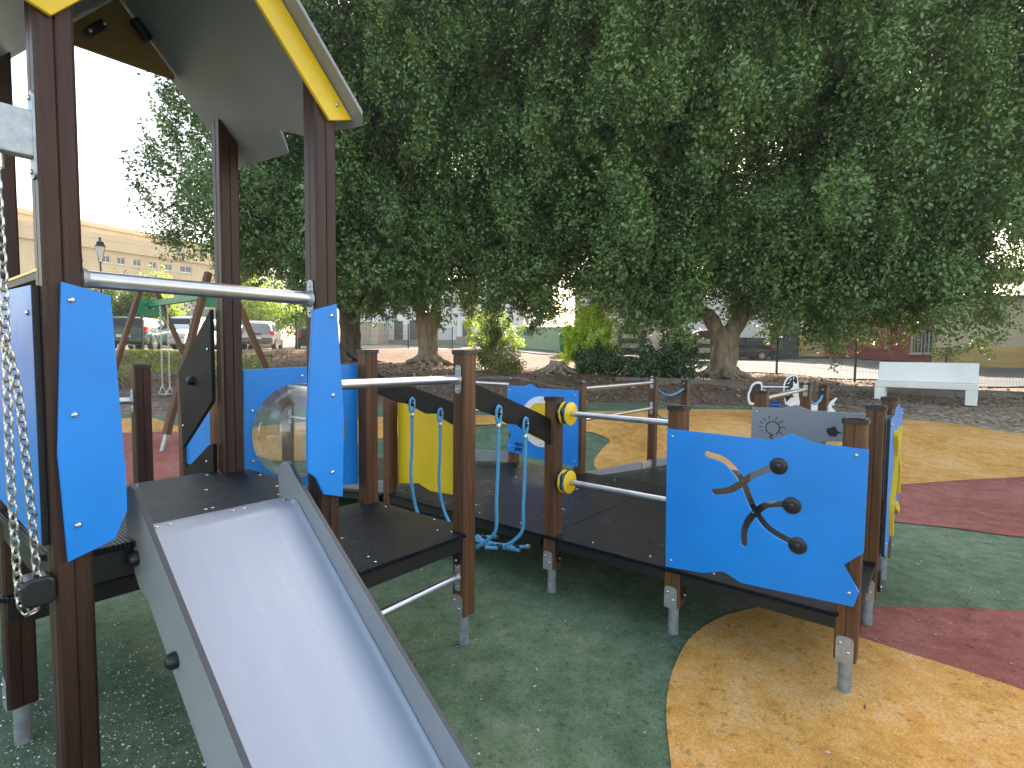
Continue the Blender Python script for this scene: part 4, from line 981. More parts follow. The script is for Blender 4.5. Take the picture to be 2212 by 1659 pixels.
def rider2():
    p = on(1764, 8.5) - Vector((0, 0, .13)); root = thing('spring_rider', 'low white spring rocker mostly hidden behind the grey panel', 'spring rider', p, math.radians(-20))
    spring(root, h=.30)
    MB().lathe([(.16, 0), (.16, .03), (.05, .035)], n=20).build('base_plate', GALV, root, True)
    body = [(q.x, q.y) for q in catmull([(-.34, .36, 0), (-.30, .58, 0), (-.18, .70, 0), (0, .735, 0), (.14, .71, 0), (.26, .66, 0), (.34, .50, 0), (.30, .34, 0), (0, .30, 0)], 5)]
    b = bev(MB().prism(body, lambda a, c, dd: (a, dd, c), -.012, .012).build('body_plate', WHITEB, root), .003)
    MB().tube([(.24, -.14, .74), (.24, .14, .74)], .013, 10).build('hand_grip', MATS['white_plastic'], root, True)
    MB().tube([(.20, 0, .66), (.24, 0, .76), (.30, 0, .83)], [.03, .025, .012], 10).build('horn', WHITEB, root, True)
    bev(MB().box((-.08, 0, .47), (.3, .22, .025)).build('seat', BLACKP, root), .01)
rider1(); rider2()

# ------------------------------------------------------------------ bench
def bench():
    a = on(1893, 12.4); b = on(2118, 11.25); d = (b - a); d.z = 0; Lb_ = d.length; ang = math.atan2(d.y, d.x)
    WB = stucco_mat('white_painted_concrete', (.74, .72, .67), .14)
    z = at(2108, 871, 11.25).z
    root = thing('concrete_bench', 'white painted concrete bench with slanted backrest on the bark', 'bench', (a.x, a.y, z), ang)
    w = Lb_
    bev(MB().box((w / 2, .20, .325), (w, .44, .13)).build('seat', WB, root), .012)
    for x in (.10, w - .101): bev(MB().box((x, .20, .10), (.20, .44, .318)).build('leg', WB, root), .012)
    bev(MB().prism([(.30, .392), (.42, .392), (.54, .82), (.47, .82)], lambda p, q, dd: (dd, p, q), .02, w).build('backrest', WB, root), .01)
bench()

# ------------------------------------------------------------------ wire mesh fence
FEN = mat('dark_green_fence_paint', (.012, .022, .014), .5)
WIRE = mat('fence_wire', (.02, .035, .024), .6)
def fence(name, label, pts, h=1.2, group=None, step=2.5, wsp=.05, wr=.0022):
    root = thing(name, label, 'fence', (pts[0][0], pts[0][1], tz(*pts[0])), group=group); o0 = Vector(root.location)
    for i in range(len(pts) - 1):
        a = Vector((*pts[i], 0)); b = Vector((*pts[i + 1], 0)); n_ = max(1, round((b - a).length / step))
        for k in range(n_ + (1 if i == len(pts) - 2 else 0)):
            p = a.lerp(b, k / n_); p.z = tz(p.x, p.y)
            po = MB().box((0, 0, h / 2 + .02), (.05, .05, h + .12)).build('fence_post', FEN, root, loc=p - o0)
            MB().box((0, 0, h + .085), (.056, .056, .012)).build('post_cap', FEN, po)
            if k == n_: break
            q = a.lerp(b, (k + 1) / n_); q.z = tz(q.x, q.y); mb = MB(); d = q - p; m_ = int(d.length / wsp)
            for j in range(1, m_):
                c = p.lerp(q, j / m_) - o0; mb.box(c + Vector((0, 0, h / 2 + .03)), (wr * 2, wr * 2, h))
            rot = d.to_track_quat('X', 'Z').to_matrix()
            for zz in (.06, .14, .36, .58, .66, .88, 1.08, 1.16):
                if zz < h: mb.box((p + q) / 2 - o0 + Vector((0, 0, zz)), (d.length, wr * 2.4, wr * 2.4), rot)
            mb.build('mesh_panel', WIRE, root, fix=False)
XY = lambda u, d: tuple(at(u, 760, d).xy)
fence('mesh_fence', 'green wire mesh fence along the car park on the left', [XY(-200, 18.6), XY(100, 18.8), XY(309, 19), XY(478, 20.2), XY(641, 21.5), XY(770, 25), XY(882, 28), XY(977, 31)])
fence('mesh_fence', 'dark wire mesh fence along the street behind the white bench', [XY(1300, 20.5), XY(1500, 19.2), XY(1679, 18.9), XY(1849, 18.9), XY(2045, 18.9), XY(2260, 18.9), XY(2500, 18.8)], h=1.25)

# ------------------------------------------------------------------ vegetation
F_FIC = foliage_mat('ficus_leaves', (.055, .105, .034), (.090, .165, .048), (.165, .270, .070), .14)
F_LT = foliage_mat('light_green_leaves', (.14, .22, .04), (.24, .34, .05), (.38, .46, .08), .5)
F_HD = foliage_mat('shaded_hedge_leaves', (.025, .048, .018), (.045, .082, .026), (.085, .14, .04), .15)  # darker than the ficus: the hedge's deeper shade is put into the colour
F_YG = foliage_mat('painted_sun_leaves', (.30, .42, .05), (.42, .54, .07), (.55, .64, .12), .5)  # sun patch on the shrub painted in as very bright leaf colour
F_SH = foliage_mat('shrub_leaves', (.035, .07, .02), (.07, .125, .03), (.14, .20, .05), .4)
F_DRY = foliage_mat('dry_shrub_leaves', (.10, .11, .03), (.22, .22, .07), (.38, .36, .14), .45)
def bark_mat(name, c0, c1):
    m, n, l, b = nodes_mat(name); g = n.new('ShaderNodeNewGeometry')
    mp = n.new('ShaderNodeMapping'); mp.inputs['Scale'].default_value = (1, 1, .35); l.new(g.outputs['Position'], mp.inputs['Vector'])
    a = nz(n, l, mp.outputs[0], 7, 8, .7); r = ramp(n, [(.35, c0), (.62, c1)]); l.new(a, r.inputs[0]); l.new(r.outputs[0], b.inputs['Base Color'])
    b.inputs['Roughness'].default_value = .85; bp = n.new('ShaderNodeBump'); bp.inputs['Strength'].default_value = .7; bp.inputs['Distance'].default_value = .03
    l.new(a, bp.inputs['Height']); l.new(bp.outputs[0], b.inputs['Normal']); return m
BARK = bark_mat('ficus_bark', (.16, .115, .08), (.38, .29, .20)); BARKD = bark_mat('dark_bark', (.04, .028, .022), (.12, .085, .06))

def leaf_cloud(name, lobes, per, size, m, parent, aspect=.5, seed=1, smooth_up=.35):
    """lobes: array [x,y,z, dx,dy,dz(unit axis), r, len]; leaves on elongated plumes"""
    rg = np.random.default_rng(seed); lb = np.asarray(lobes, float); nL = len(lb)
    N = nL * per; idx = np.repeat(np.arange(nL), per)
    ax = lb[idx, 3:6]; r = lb[idx, 6]; ln = lb[idx, 7]
    v = rg.normal(size=(N, 3)); v /= np.linalg.norm(v, axis=1, keepdims=True)
    rad = rg.random(N) ** .45
    # taper the plume towards its tip
    h = (v * ax).sum(1) * rad
    perp = (v - ax * (v * ax).sum(1, keepdims=True)) * rad[:, None]
    tap = np.clip(1.0 - .55 * np.clip(h, 0, 1), .25, 1)
    c = lb[idx, 0:3] + perp * (r * tap)[:, None] + ax * (h * ln)[:, None]
    nrm = perp * 1.0 + ax * (.35 + .5 * np.maximum(h, 0))[:, None] + np.array([0, 0, smooth_up]) + rg.normal(size=(N, 3)) * .42
    nrm /= np.linalg.norm(nrm, axis=1, keepdims=True) + 1e-6
    dirn = ax * 1.0 + perp * .9 + rg.normal(size=(N, 3)) * .45; dirn -= nrm * (dirn * nrm).sum(1, keepdims=True); dirn /= np.linalg.norm(dirn, axis=1, keepdims=True) + 1e-6
    side = np.cross(dirn, nrm)
    sz = size * (.65 + .6 * rg.random(N)); a = dirn * sz[:, None]; b = side * (sz * aspect / 2)[:, None]
    V = np.empty((N, 4, 3), np.float32); V[:, 0] = c - a * .5; V[:, 1] = c + b; V[:, 2] = c + a * .5; V[:, 3] = c - b
    me = bpy.data.meshes.new(name); me.vertices.add(N * 4); me.vertices.foreach_set('co', V.reshape(-1))
    me.loops.add(N * 4); me.loops.foreach_set('vertex_index', np.arange(N * 4, dtype=np.int32))
    me.polygons.add(N); me.polygons.foreach_set('loop_start', np.arange(0, N * 4, 4, dtype=np.int32))
    try: me.polygons.foreach_set('loop_total', np.full(N, 4, np.int32))
    except Exception: pass
    me.update(calc_edges=True); return link(name, me, m, parent)

def crown_lobes(ells, n, rr=(.45, .85), up=.9, inner=.25, seed=3, zmin=None, cull=None, sp=.62, kr=(.90, 1.04), wr=(.62, 1.25)):
    """plume lobes spread over the surface of a union of ellipsoids (local coords)"""
    rg = np.random.default_rng(seed); out = []; tries = 0
    vol = np.array([(e[3] * e[4] + e[4] * e[5] + e[3] * e[5]) for e in ells]); vol = vol / vol.sum()
    cs = []
    while len(out) < n and tries < n * 30:
        tries += 1; e = ells[rg.choice(len(ells), p=vol)]
        v = rg.normal(size=3); v /= np.linalg.norm(v); isin = rg.random() < inner
        k = (.35 + .42 * rg.random()) if isin else (kr[0] + (kr[1] - kr[0]) * rg.random())
        p = np.array(e[:3]) + v * np.array(e[3:6]) * k
        if zmin is not None and p[2] < zmin(p): continue
        if cull is not None and cull(p): continue
        inside = False
        if not isin:
            for e2 in ells:
                if e2 is e: continue
                q = (p - np.array(e2[:3])) / np.array(e2[3:6])
                if (q ** 2).sum() < .72: inside = True; break
        if inside: continue
        r = rg.uniform(*rr)
        if not isin and any(((p - c) ** 2).sum() < (sp * r) ** 2 for c in cs[-900:]): continue
        cs.append(p)
        nrm = v / np.array(e[3:6]); nrm /= np.linalg.norm(nrm)
        ax = nrm * (1.0) + np.array([0, 0, up]) * (1 if nrm[2] > -.35 else .25) + rg.normal(size=3) * .22; ax /= np.linalg.norm(ax)
        out.append([*p, *ax, r * wr[0], r * wr[1]])
    return out

def trunk_mesh(name, limbs, m, parent, n=14, wob=.06, seed=0):
    rg = random.Random(seed); mb = MB()
    for pts, rs in limbs:
        P = catmull(pts, 5); R = []
        for i in range(len(P)):
            t = i / (len(P) - 1) * (len(rs) - 1); k = min(int(t), len(rs) - 2); R.append(rs[k] + (rs[k + 1] - rs[k]) * (t - k))
        mb.tube(P, R, n)
    for i, v in enumerate(mb.v):
        q = Vector(v); k = noise.noise(q * 2.1 + Vector((seed, 0, 0))) * wob + noise.noise(q * 6) * wob * .4
        mb.v[i] = q + Vector((k, noise.noise(q * 2.3 + Vector((5, seed, 2))) * wob, 0))
    return mb.build(name, m, parent, True)
def roots(base, n, R, r0, seed, parent, m, spread=(0, 2 * math.pi)):
    rg = random.Random(seed); mb = MB(); o0 = Vector(parent.location)
    for k in range(n):
        a = spread[0] + (spread[1] - spread[0]) * (k + rg.random() * .6) / n; pts = []; rs = []; Lr = R * rg.uniform(.6, 1.2); w = rg.uniform(-.6, .6)
        for j in range(7):
            t = j / 6; rr = r0 * .7 + Lr * t; aa = a + w * t * t + .12 * math.sin(j * 2 + k)
            x = base.x + rr * math.cos(aa); y = base.y + rr * math.sin(aa); z = tz(x, y) + (.32 * (1 - t) ** 3) * r0 / .4 + .012 - .06 * t
            pts.append(Vector((x, y, z)) - o0); rs.append(max(.012, .11 * (1 - t) ** 1.3 * r0 / .4))
        P = catmull(pts, 4); R_ = [rs[min(int(i / (len(P) - 1) * 6), 6)] for i in range(len(P))]; mb.tube(P, R_, 8)
    return mb.build('surface_roots', m, parent, True)

def tree_thing(name, label, base, group=None, cat='tree'):
    return thing(name, label, cat, base, 0, group)
# big ficus trees: base, limbs and crown ellipsoids in world metres
def ficus(label, base, limbs, ells, n, per, seed, size=.115, rr=(.95, 1.75), bark=BARK, root_n=12, r0=.42, zmin=None, bot=None):
    t = tree_thing('ficus_tree', label, base, 'large ficus trees behind the playground'); b = Vector(base)
    trunk_mesh('trunk', [([Vector(p) - b for p in pts], rs) for pts, rs in limbs], bark, t, 16, .07, seed)
    if root_n: roots(b, root_n, 1.5, r0, seed, t, bark)
    le = [(e[0] - b.x, e[1] - b.y, e[2] - b.z, e[3], e[4], e[5]) for e in ells]
    zm = (lambda p: bot(p[0] + b.x, p[1] + b.y) - b.z) if bot else None
    boughs = crown_lobes(le, n, rr, seed=seed, zmin=zm, inner=.42, sp=.92, kr=(.80, 1.12), wr=(.58, 1.10), up=1.0)
    rg = np.random.default_rng(seed + 50); lobes = []; sm = []
    for l_ in boughs:
        c0 = np.array(l_[:3]); ax0 = np.array(l_[3:6]); r_, ln_ = l_[6], l_[7]
        lobes.append([*c0, *ax0, r_ * .86, ln_ * .78])
        for _ in range(17):                       # upright leafy sprays fanned over each bough
            v = rg.normal(size=3); v /= np.linalg.norm(v)
            if v @ ax0 < -.2: v = -v
            c = c0 + v * np.array([r_, r_, ln_]) * .72; a_ = v * .7 + ax0 * .5 + np.array([0, 0, .75]); a_ /= np.linalg.norm(a_)
            k_ = rg.uniform(.7, 1.4); sm.append([*c, *a_, .17 * k_, .50 * k_])
    leaf_cloud('crown', lobes, int(per * .75), size * 1.2, F_FIC, t, .6, seed)
    leaf_cloud('leafy_sprays', sm, max(12, per // 9), size * .92, F_FIC, t, .5, seed + 9)
    return t
t1 = at(755, 790, 20); t1.z = tz(t1.x, t1.y) - .05
t2 = on(925, 21.0); t2.z -= .05
t3 = on(1563, 17.8); t3.z -= .05
V3 = Vector
ficus('dark leafy ficus at the left whose trunk stands behind the tower post', t1,
      [([t1, t1 + V3((.05, 0, 1.0)), t1 + V3((-.1, .1, 2.4)), t1 + V3((-.6, .1, 5))], [.50, .36, .34, .2]), ([t1 + V3((0, 0, 1.8)), t1 + V3((.9, -.2, 3.4)), t1 + V3((1.6, 0, 5))], [.26, .2, .12]), ([t1 + V3((-.1, 0, 2)), t1 + V3((-1.4, -.2, 3.6)), t1 + V3((-3.0, -.2, 5.2))], [.26, .2, .1])],
      [(-7.0, 20, 8.6, 5.0, 5.2, 5.4), (-8.6, 19.8, 6.4, 3.5, 4.0, 3.1), (-5.8, 20, 13.2, 4.8, 4.6, 4.0), (-6.5, 19, 5.3, 3.2, 3.5, 2.2)], 560, 360, 11, bark=BARKD,
      bot=lambda x, y: 5.0 if x < -7.0 else 3.7)
b = t2
ficus('ficus with pale forked trunk and gnarled surface roots in the middle', t2,
      [([b, b + V3((0, 0, .55)), b + V3((.0, 0, 1.3)), b + V3((-.02, 0, 1.9))], [.62, .37, .40, .42]),
       ([b + V3((-.14, 0, 1.5)), b + V3((-.26, 0, 2.6)), b + V3((-.6, .1, 3.8)), b + V3((-1.0, .2, 6))], [.30, .27, .2, .1]),
       ([b + V3((.2, 0, 1.5)), b + V3((.32, 0, 2.3)), b + V3((.34, 0, 3.2)), b + V3((.5, .2, 6))], [.24, .17, .18, .1]),
       ([b + V3((-.25, 0, 2.0)), b + V3((-.75, -.1, 2.65)), b + V3((-1.5, -.2, 3.3))], [.19, .14, .09]),
       ([b + V3((.05, .1, 2.6)), b + V3((.2, .1, 3.4)), b + V3((1.6, .1, 4.4))], [.22, .17, .1])],
      [(-2.2, 20.4, 8.6, 5.0, 4.6, 5.6), (.2, 19.8, 6.2, 3.5, 3.6, 3.6), (-4.6, 20.0, 5.8, 2.6, 3.2, 2.9), (-1.0, 20.5, 13.6, 5.0, 4.6, 4.0), (3.4, 21.0, 9.0, 3.6, 2.6, 5.2)], 860, 360, 22,
      bot=lambda x, y: (2.6 if x > -1.6 else 3.5))
b = t3
ficus('broad ficus with stout leaning trunk beside the dark hedge on the right', t3,
      [([b, b + V3((0, 0, .45)), b + V3((.08, 0, 1.2)), b + V3((.12, 0, 1.7))], [.60, .40, .38, .40]),
       ([b + V3((.12, 0, 1.3)), b + V3((.48, 0, 2.0)), b + V3((.85, .1, 2.9)), b + V3((1.3, .2, 5))], [.27, .27, .24, .12]),
       ([b + V3((-.05, 0, 1.2)), b + V3((-.42, 0, 1.9)), b + V3((-1.1, .1, 2.5)), b + V3((-2.4, .3, 3.6))], [.26, .22, .18, .1]),
       ([b + V3((.5, 0, 2.0)), b + V3((1.6, -.3, 2.6)), b + V3((3.2, -.3, 3.2))], [.17, .13, .08])],
      [(7.6, 17.6, 8.2, 6.0, 5.0, 5.4), (4.4, 17.4, 5.6, 2.9, 3.4, 3.2), (11.4, 17.2, 6.0, 4.6, 4.0, 3.6), (9.4, 17.6, 13.0, 5.8, 4.6, 4.4), (3.6, 17.8, 11.0, 4.0, 4, 5.0), (9.0, 16.6, 4.3, 4.4, 3.0, 1.9)], 1250, 360, 33,
      bot=lambda x, y: 2.75 if x < 6.0 else (3.5 if x < 8.8 else 2.5))
t4 = on(2420, 19.5)
ficus('large ficus reaching in from beyond the right edge', t4,
      [([t4, t4 + V3((0, 0, 1)), t4 + V3((-.3, 0, 3)), t4 + V3((-1.4, 0, 6))], [.5, .36, .3, .15])],
      [(19.5, 18.6, 9.6, 5.6, 4.6, 4.6), (16.6, 17.8, 12.0, 4.6, 4.6, 4.2), (15.6, 17.5, 8.8, 2.8, 3.0, 2.8)], 420, 330, 44, root_n=0, bot=lambda x, y: 4.3)

def bush(name, label, base, ells, n, per, m, seed, size=.09, cat='bush', rr=(.22, .42), stem=True, group=None):
    t = thing(name, label, cat, base, 0, group); b = Vector(base)
    if stem:
        rg = random.Random(seed); tops = [e for e in ells]
        trunk_mesh('stems', [([V3((0, 0, -.05)), V3((rg.uniform(-.1, .1), 0, e[2] * .5)), V3((e[0] * .8, e[1] * .8, e[2]))], [.05, .035, .012]) for e in tops], BARKD, t, 7, .02, seed)
    leaf_cloud('foliage', crown_lobes(ells, n, rr, up=.5, inner=.4, seed=seed), per, size, m, t, .6, seed); return t
p = on(1270, 17.5)
bush('tall_shrub', 'yellow-green shrub behind the kerb with painted-in sunlight', p, [(0, 0, .95, .78, .6, .7), (.12, .1, 1.62, .55, .45, .45), (-.2, .1, .6, .68, .5, .5)], 100, 140, F_YG, 5, .10, 'shrub')
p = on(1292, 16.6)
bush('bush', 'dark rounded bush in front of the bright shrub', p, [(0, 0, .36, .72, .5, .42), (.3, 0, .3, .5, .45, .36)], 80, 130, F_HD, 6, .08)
p = on(1405, 16.2)
bush('hedge_bush', 'wide dark hedge bush left of the stout tree trunk', p, [(0, 0, .45, .75, .6, .48), (.75, .1, .48, .7, .6, .52), (-.35, 0, .3, .45, .5, .35)], 130, 130, F_HD, 7, .08)
p = on(1062, 18)
bush('shrub', 'thin brownish shrub right of the forked tree', p, [(0, 0, .9, .42, .4, .75), (-.2, 0, .4, .4, .4, .4), (.12, .0, 1.25, .25, .25, .25)], 45, 80, F_SH, 8, .08, 'shrub')
p = on(1085, 16.5)
bush('dry_bush', 'dry yellowish bush on the sunlit bank', p, [(0, 0, .38, .5, .4, .4), (.35, .1, .3, .35, .3, .3)], 45, 90, F_DRY, 9, .07)
p = on(1052, 30)
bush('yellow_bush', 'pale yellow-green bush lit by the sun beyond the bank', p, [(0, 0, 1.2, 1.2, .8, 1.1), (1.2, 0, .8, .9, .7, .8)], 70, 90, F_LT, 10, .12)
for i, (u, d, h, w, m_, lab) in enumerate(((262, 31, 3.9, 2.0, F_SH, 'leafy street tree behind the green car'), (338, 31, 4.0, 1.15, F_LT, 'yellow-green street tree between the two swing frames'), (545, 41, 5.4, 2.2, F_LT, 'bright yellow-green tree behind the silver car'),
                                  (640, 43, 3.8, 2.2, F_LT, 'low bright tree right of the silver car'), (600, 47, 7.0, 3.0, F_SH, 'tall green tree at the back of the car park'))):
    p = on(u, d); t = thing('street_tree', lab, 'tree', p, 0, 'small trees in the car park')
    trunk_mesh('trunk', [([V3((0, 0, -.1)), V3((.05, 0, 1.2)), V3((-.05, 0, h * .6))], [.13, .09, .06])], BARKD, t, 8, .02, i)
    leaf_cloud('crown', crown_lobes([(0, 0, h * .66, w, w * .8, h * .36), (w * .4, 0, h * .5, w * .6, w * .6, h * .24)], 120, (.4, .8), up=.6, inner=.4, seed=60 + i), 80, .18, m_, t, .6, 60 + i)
# stump
p = on(1203, 16.8); t = thing('tree_stump', 'cut tree stump with spreading roots on the bank', 'stump', p)
trunk_mesh('stump_wood', [([V3((0, 0, -.05)), V3((0, 0, .2)), V3((.02, 0, .36))], [.34, .24, .22])], BARK, t, 14, .03, 3)
roots(p, 9, 1.3, .26, 5, t, BARK)

# grass on the left bank, litter and debris
def scatter_blades(name, reg, N, h, m, kind='stuff', seed=4, col_w=.008, label=None, cat=None):
    rg = np.random.default_rng(seed); P = []
    while sum(len(a) for a in P) < N:
        x = rg.uniform(reg[0], reg[1], N); y = rg.uniform(reg[2], reg[3], N)
        k = reg[4](x, y, rg.random(N)); P.append(np.stack([x[k], y[k]], -1))
    P = np.concatenate(P)[:N]; z = tz_np(P[:, 0], P[:, 1]); a = rg.uniform(0, 2 * np.pi, N); hh = h * rg.uniform(.4, 1.2, N)
    dx = np.stack([np.cos(a), np.sin(a), np.zeros(N)], -1) * col_w; lean = rg.normal(size=(N, 2)) * .4
    b = np.stack([P[:, 0], P[:, 1], z - .005], -1); tp_ = b + np.stack([lean[:, 0] * hh, lean[:, 1] * hh, hh], -1)
    V = np.stack([b - dx, b + dx, tp_], 1).reshape(-1, 3); me = mesh([], []); me = bpy.data.meshes.new(name)
    me.vertices.add(N * 3); me.vertices.foreach_set('co', V.astype(np.float32).reshape(-1)); me.loops.add(N * 3); me.loops.foreach_set('vertex_index', np.arange(N * 3, dtype=np.int32))
    me.polygons.add(N); me.polygons.foreach_set('loop_start', np.arange(0, N * 3, 3, dtype=np.int32)); me.update(calc_edges=True)
    return tag(link(name, me, m), label, cat, kind=kind)
GRASS = foliage_mat('grass_blades', (.06, .10, .02), (.12, .17, .035), (.22, .25, .08), .4)
def greg(x, y, r):
    n_ = np.array([noise.noise(Vector((a * .5, b_ * .5, 0))) for a, b_ in zip(x, y)])
    return (y > 13.1) & (x < -6.5 - .3 * (y - 13)) & (n_ + r * .5 > .02)
scatter_blades('grass', (-20, -5.5, 13, 19.3, greg), 30000, .09, GRASS, seed=4, col_w=.014)
def flakes(name, pts, size, m, seed, th=.35, kind='stuff', lift=.006):
    rg = np.random.default_rng(seed); N = len(pts); P = np.asarray(pts); z = tz_np(P[:, 0], P[:, 1]) + lift
    a = rg.uniform(0, 2 * np.pi, N); s = size * rg.uniform(.35, 1.3, N); w = s * rg.uniform(th * .6, th * 1.4, N)
    d = np.stack([np.cos(a), np.sin(a), rg.normal(size=N) * .22], -1); e = np.stack([-np.sin(a), np.cos(a), rg.normal(size=N) * .3], -1)
    c = np.stack([P[:, 0], P[:, 1], z + s * .12], -1)
    V = np.stack([c - d * s[:, None] / 2, c - e * w[:, None] / 2, c + d * s[:, None] / 2, c + e * w[:, None] / 2], 1).reshape(-1, 3)
    me = bpy.data.meshes.new(name); me.vertices.add(N * 4); me.vertices.foreach_set('co', V.astype(np.float32).reshape(-1)); me.loops.add(N * 4); me.loops.foreach_set('vertex_index', np.arange(N * 4, dtype=np.int32))
    me.polygons.add(N); me.polygons.foreach_set('loop_start', np.arange(0, N * 4, 4, dtype=np.int32)); me.update(calc_edges=True)
    return tag(link(name, me, m), kind=kind)
DEB = mat('pale_wood_chips', (.55, .52, .42), .8, mottle=(3, .3)); LITT = mat('dry_leaves', (.22, .13, .07), .85, mottle=(5, .5)); GRIT = mat('white_grit', (.62, .64, .62), .7)
DK = mat('dark_leaf_bits', (.06, .035, .02), .8)
rg = np.random.default_rng(5)
q = rg.uniform([-4, 1.5], [5, 8], (260, 2)); flakes('pale_litter', q, .022, DEB, 6, .35, lift=.026)
q = rg.normal([-1.75, 2.0], [.55, .45], (3200, 2)); q = q[(q[:, 1] > .9)]; flakes('white_grit', q, .009, GRIT, 7, .8, lift=.016)
q = rg.uniform([-3.5, 1.5], [4, 5], (700, 2)); flakes('fine_grit', q, .007, GRIT, 8, .8, lift=.024)
q = rg.uniform([-4, 1.2], [6, 9], (150, 2)); flakes('dark_litter', q, .03, DK, 9, .3, lift=.028)
q = rg.uniform([-12, 12.6], [16, 22], (16000, 2)); flakes('bank_leaf_litter', q, .09, LITT, 10, .6)
q = rg.uniform([3, 9.8], [16, 13], (5000, 2)); q = q[q[:, 1] > 10.3 + .0 * q[:, 0]]; flakes('bark_chippings', q, .07, mat('bark_chip', (.28, .23, .17), .9, mottle=(2, .5)), 11, .5)
q = rg.uniform([-12, 12.6], [16, 22], (1400, 2)); flakes('pale_bank_litter', q, .10, DEB, 12, .5)

# ------------------------------------------------------------------ cars
TYRE = mat('tyre_rubber', (.012, .012, .013), .8); RIM = mat('alloy_rim', (.5, .5, .52), .35, .9); CGL = mat('car_glass', (.012, .016, .018), .05, spec=.45)
CHR = mat('grey_trim', (.08, .08, .085), .5); PLATE = mat('number_plate', (.6, .6, .58), .5); TLR = mat('red_tail_lens', (.50, .012, .012), .15); HLT = mat('headlamp_lens', (.6, .62, .62), .1)
def car(name, label, pos, rz, paint, kind='hatch', Ln=4.1, W=1.74, H=1.46, plate=True):
    """local +x = front; body built from lofted cross-sections"""
    root = thing(name, label, 'car', pos, rz, 'parked cars')
    hl = Ln / 2
    if kind == 'suv': prof = [(-hl, .55, .88, .93), (-hl + .06, .42, 1.0, 1.05), (-hl + .22, .30, 1.03, H - .16), (-hl + .50, .28, 1.03, H), (.0, .26, 1.0, H + .02), (.45, .26, .99, H - .04), (1.10, .27, .99, 1.02), (hl - .45, .30, .93, .95), (hl - .12, .38, .80, .82), (hl, .50, .66, .68)]
    elif kind == 'wagon': prof = [(-hl, .50, .88, .92), (-hl + .05, .40, .94, .98), (-hl + .30, .30, .95, H - .06), (-hl + .60, .26, .95, H), (.0, .24, .93, H), (.35, .24, .92, H - .05), (1.05, .25, .92, .95), (hl - .5, .28, .86, .88), (hl - .12, .35, .72, .74), (hl, .46, .60, .62)]
    else: prof = [(-hl, .50, .90, .95), (-hl + .06, .40, .97, 1.02), (-hl + .28, .30, .98, H - .14), (-hl + .62, .26, .97, H), (.0, .24, .94, H), (.35, .24, .93, H - .07), (1.05, .25, .92, .95), (hl - .45, .28, .84, .86), (hl - .10, .36, .70, .72), (hl, .48, .58, .60)]
    def section(x, zl, zb, zr):
        t = abs(x) / hl; w = W / 2 * (1 - .10 * t ** 4); wr = w * .76 if zr - zb > .1 else w * .90
        return [(x, -w * .93, zl), (x, -w, zl + .12), (x, -w, (zl + zb) / 2), (x, -w * .965, zb), (x, -wr - (w * .93 - wr) * .25, zb + (zr - zb) * .75), (x, -wr * .93, zr - .012), (x, -wr * .5, zr + .012),
                (x, wr * .5, zr + .012), (x, wr * .93, zr - .012), (x, wr + (w * .93 - wr) * .25, zb + (zr - zb) * .75), (x, w * .965, zb), (x, w, (zl + zb) / 2), (x, w, zl + .12), (x, w * .93, zl)]
    v = []; f = []; mi = []
    for s_ in prof: v += section(*s_)
    n_ = 14
    for i in range(len(prof) - 1):
        cab = max(prof[i][3] - prof[i][2], prof[i + 1][3] - prof[i + 1][2]) > .12
        both = min(prof[i][3] - prof[i][2], prof[i + 1][3] - prof[i + 1][2]) > .12
        for j in range(n_):
            f.append((i * n_ + j, i * n_ + (j + 1) % n_, (i + 1) * n_ + (j + 1) % n_, (i + 1) * n_ + j))
            mi.append(1 if (both and j in (3, 9)) else 0)
    f.append(tuple(range(n_ - 1, -1, -1))); mi.append(0); f.append(tuple(range((len(prof) - 1) * n_, len(prof) * n_))); mi.append(0)
    me = mesh(v, f, True); o = link('body', me, [paint, CGL], root)
    for p_, k in zip(me.polygons, mi): p_.material_index = k
    bm = bmesh.new(); bm.from_mesh(me); bmesh.ops.recalc_face_normals(bm, faces=bm.faces); bm.to_mesh(me); bm.free(); me.set_sharp_from_angle(angle=math.radians(32))
    # pillars
    for x in (-.35, .42):
        for sg in (1, -1):
            MB().box((x, sg * W * .432, 1.2), (.06, .05, .46), Matrix.Rotation(sg * .22, 3, 'X')).build('window_pillar', paint, root)
    # windscreen and rear window
    bt = prof[2]; zb = prof[1][3]
    MB().prism([(-.60, zb + .04), (.60, zb + .04), (.52, H - .10), (-.52, H - .10)], lambda p, q, d: (-hl + .075 - d + (q - zb - .02) / (H - zb) * (.50 if kind != 'wagon' else .28), p, q), 0, .02).build('rear_window', CGL, root)
    MB().prism([(-.66, 1.0), (.66, 1.0), (.54, H - .10), (-.54, H - .10)], lambda p, q, d: (1.12 + d - (q - .98) / (H - 1.0) * .68, p, q), 0, .02).build('windscreen', CGL, root)
    bev(MB().box((-hl + .0, 0, .50), (.16, W * .92, .26)).build('rear_bumper', CHR if kind == 'suv' else paint, root), .04, 3)
    bev(MB().box((hl - .02, 0, .45), (.14, W * .90, .24)).build('front_bumper', paint, root), .04, 3)
    for sg in (1, -1):
        bev(MB().box((-hl + .12, sg * W * .425, .90), (.26, .20, .24)).build('tail_light', TLR, root), .03, 2)
        bev(MB().box((hl - .13, sg * W * .37, .70), (.16, .34, .15)).build('headlight', HLT, root), .04, 2)
        bev(MB().box((.78, sg * (W / 2 + .08), 1.02), (.10, .16, .12)).build('door_mirror', paint, root), .03, 2)
    if plate: MB().box((-hl - .088, 0, .62 if kind != 'hatch' else .80), (.012, .52, .11)).build('number_plate', PLATE, root)
    if kind == 'wagon' or True:
        MB().box((-hl - .005, 0, .84), (.02, .54, .13)).build('plate_recess', CHR, root)
    ax = Matrix.Rotation(math.pi / 2, 3, 'X')
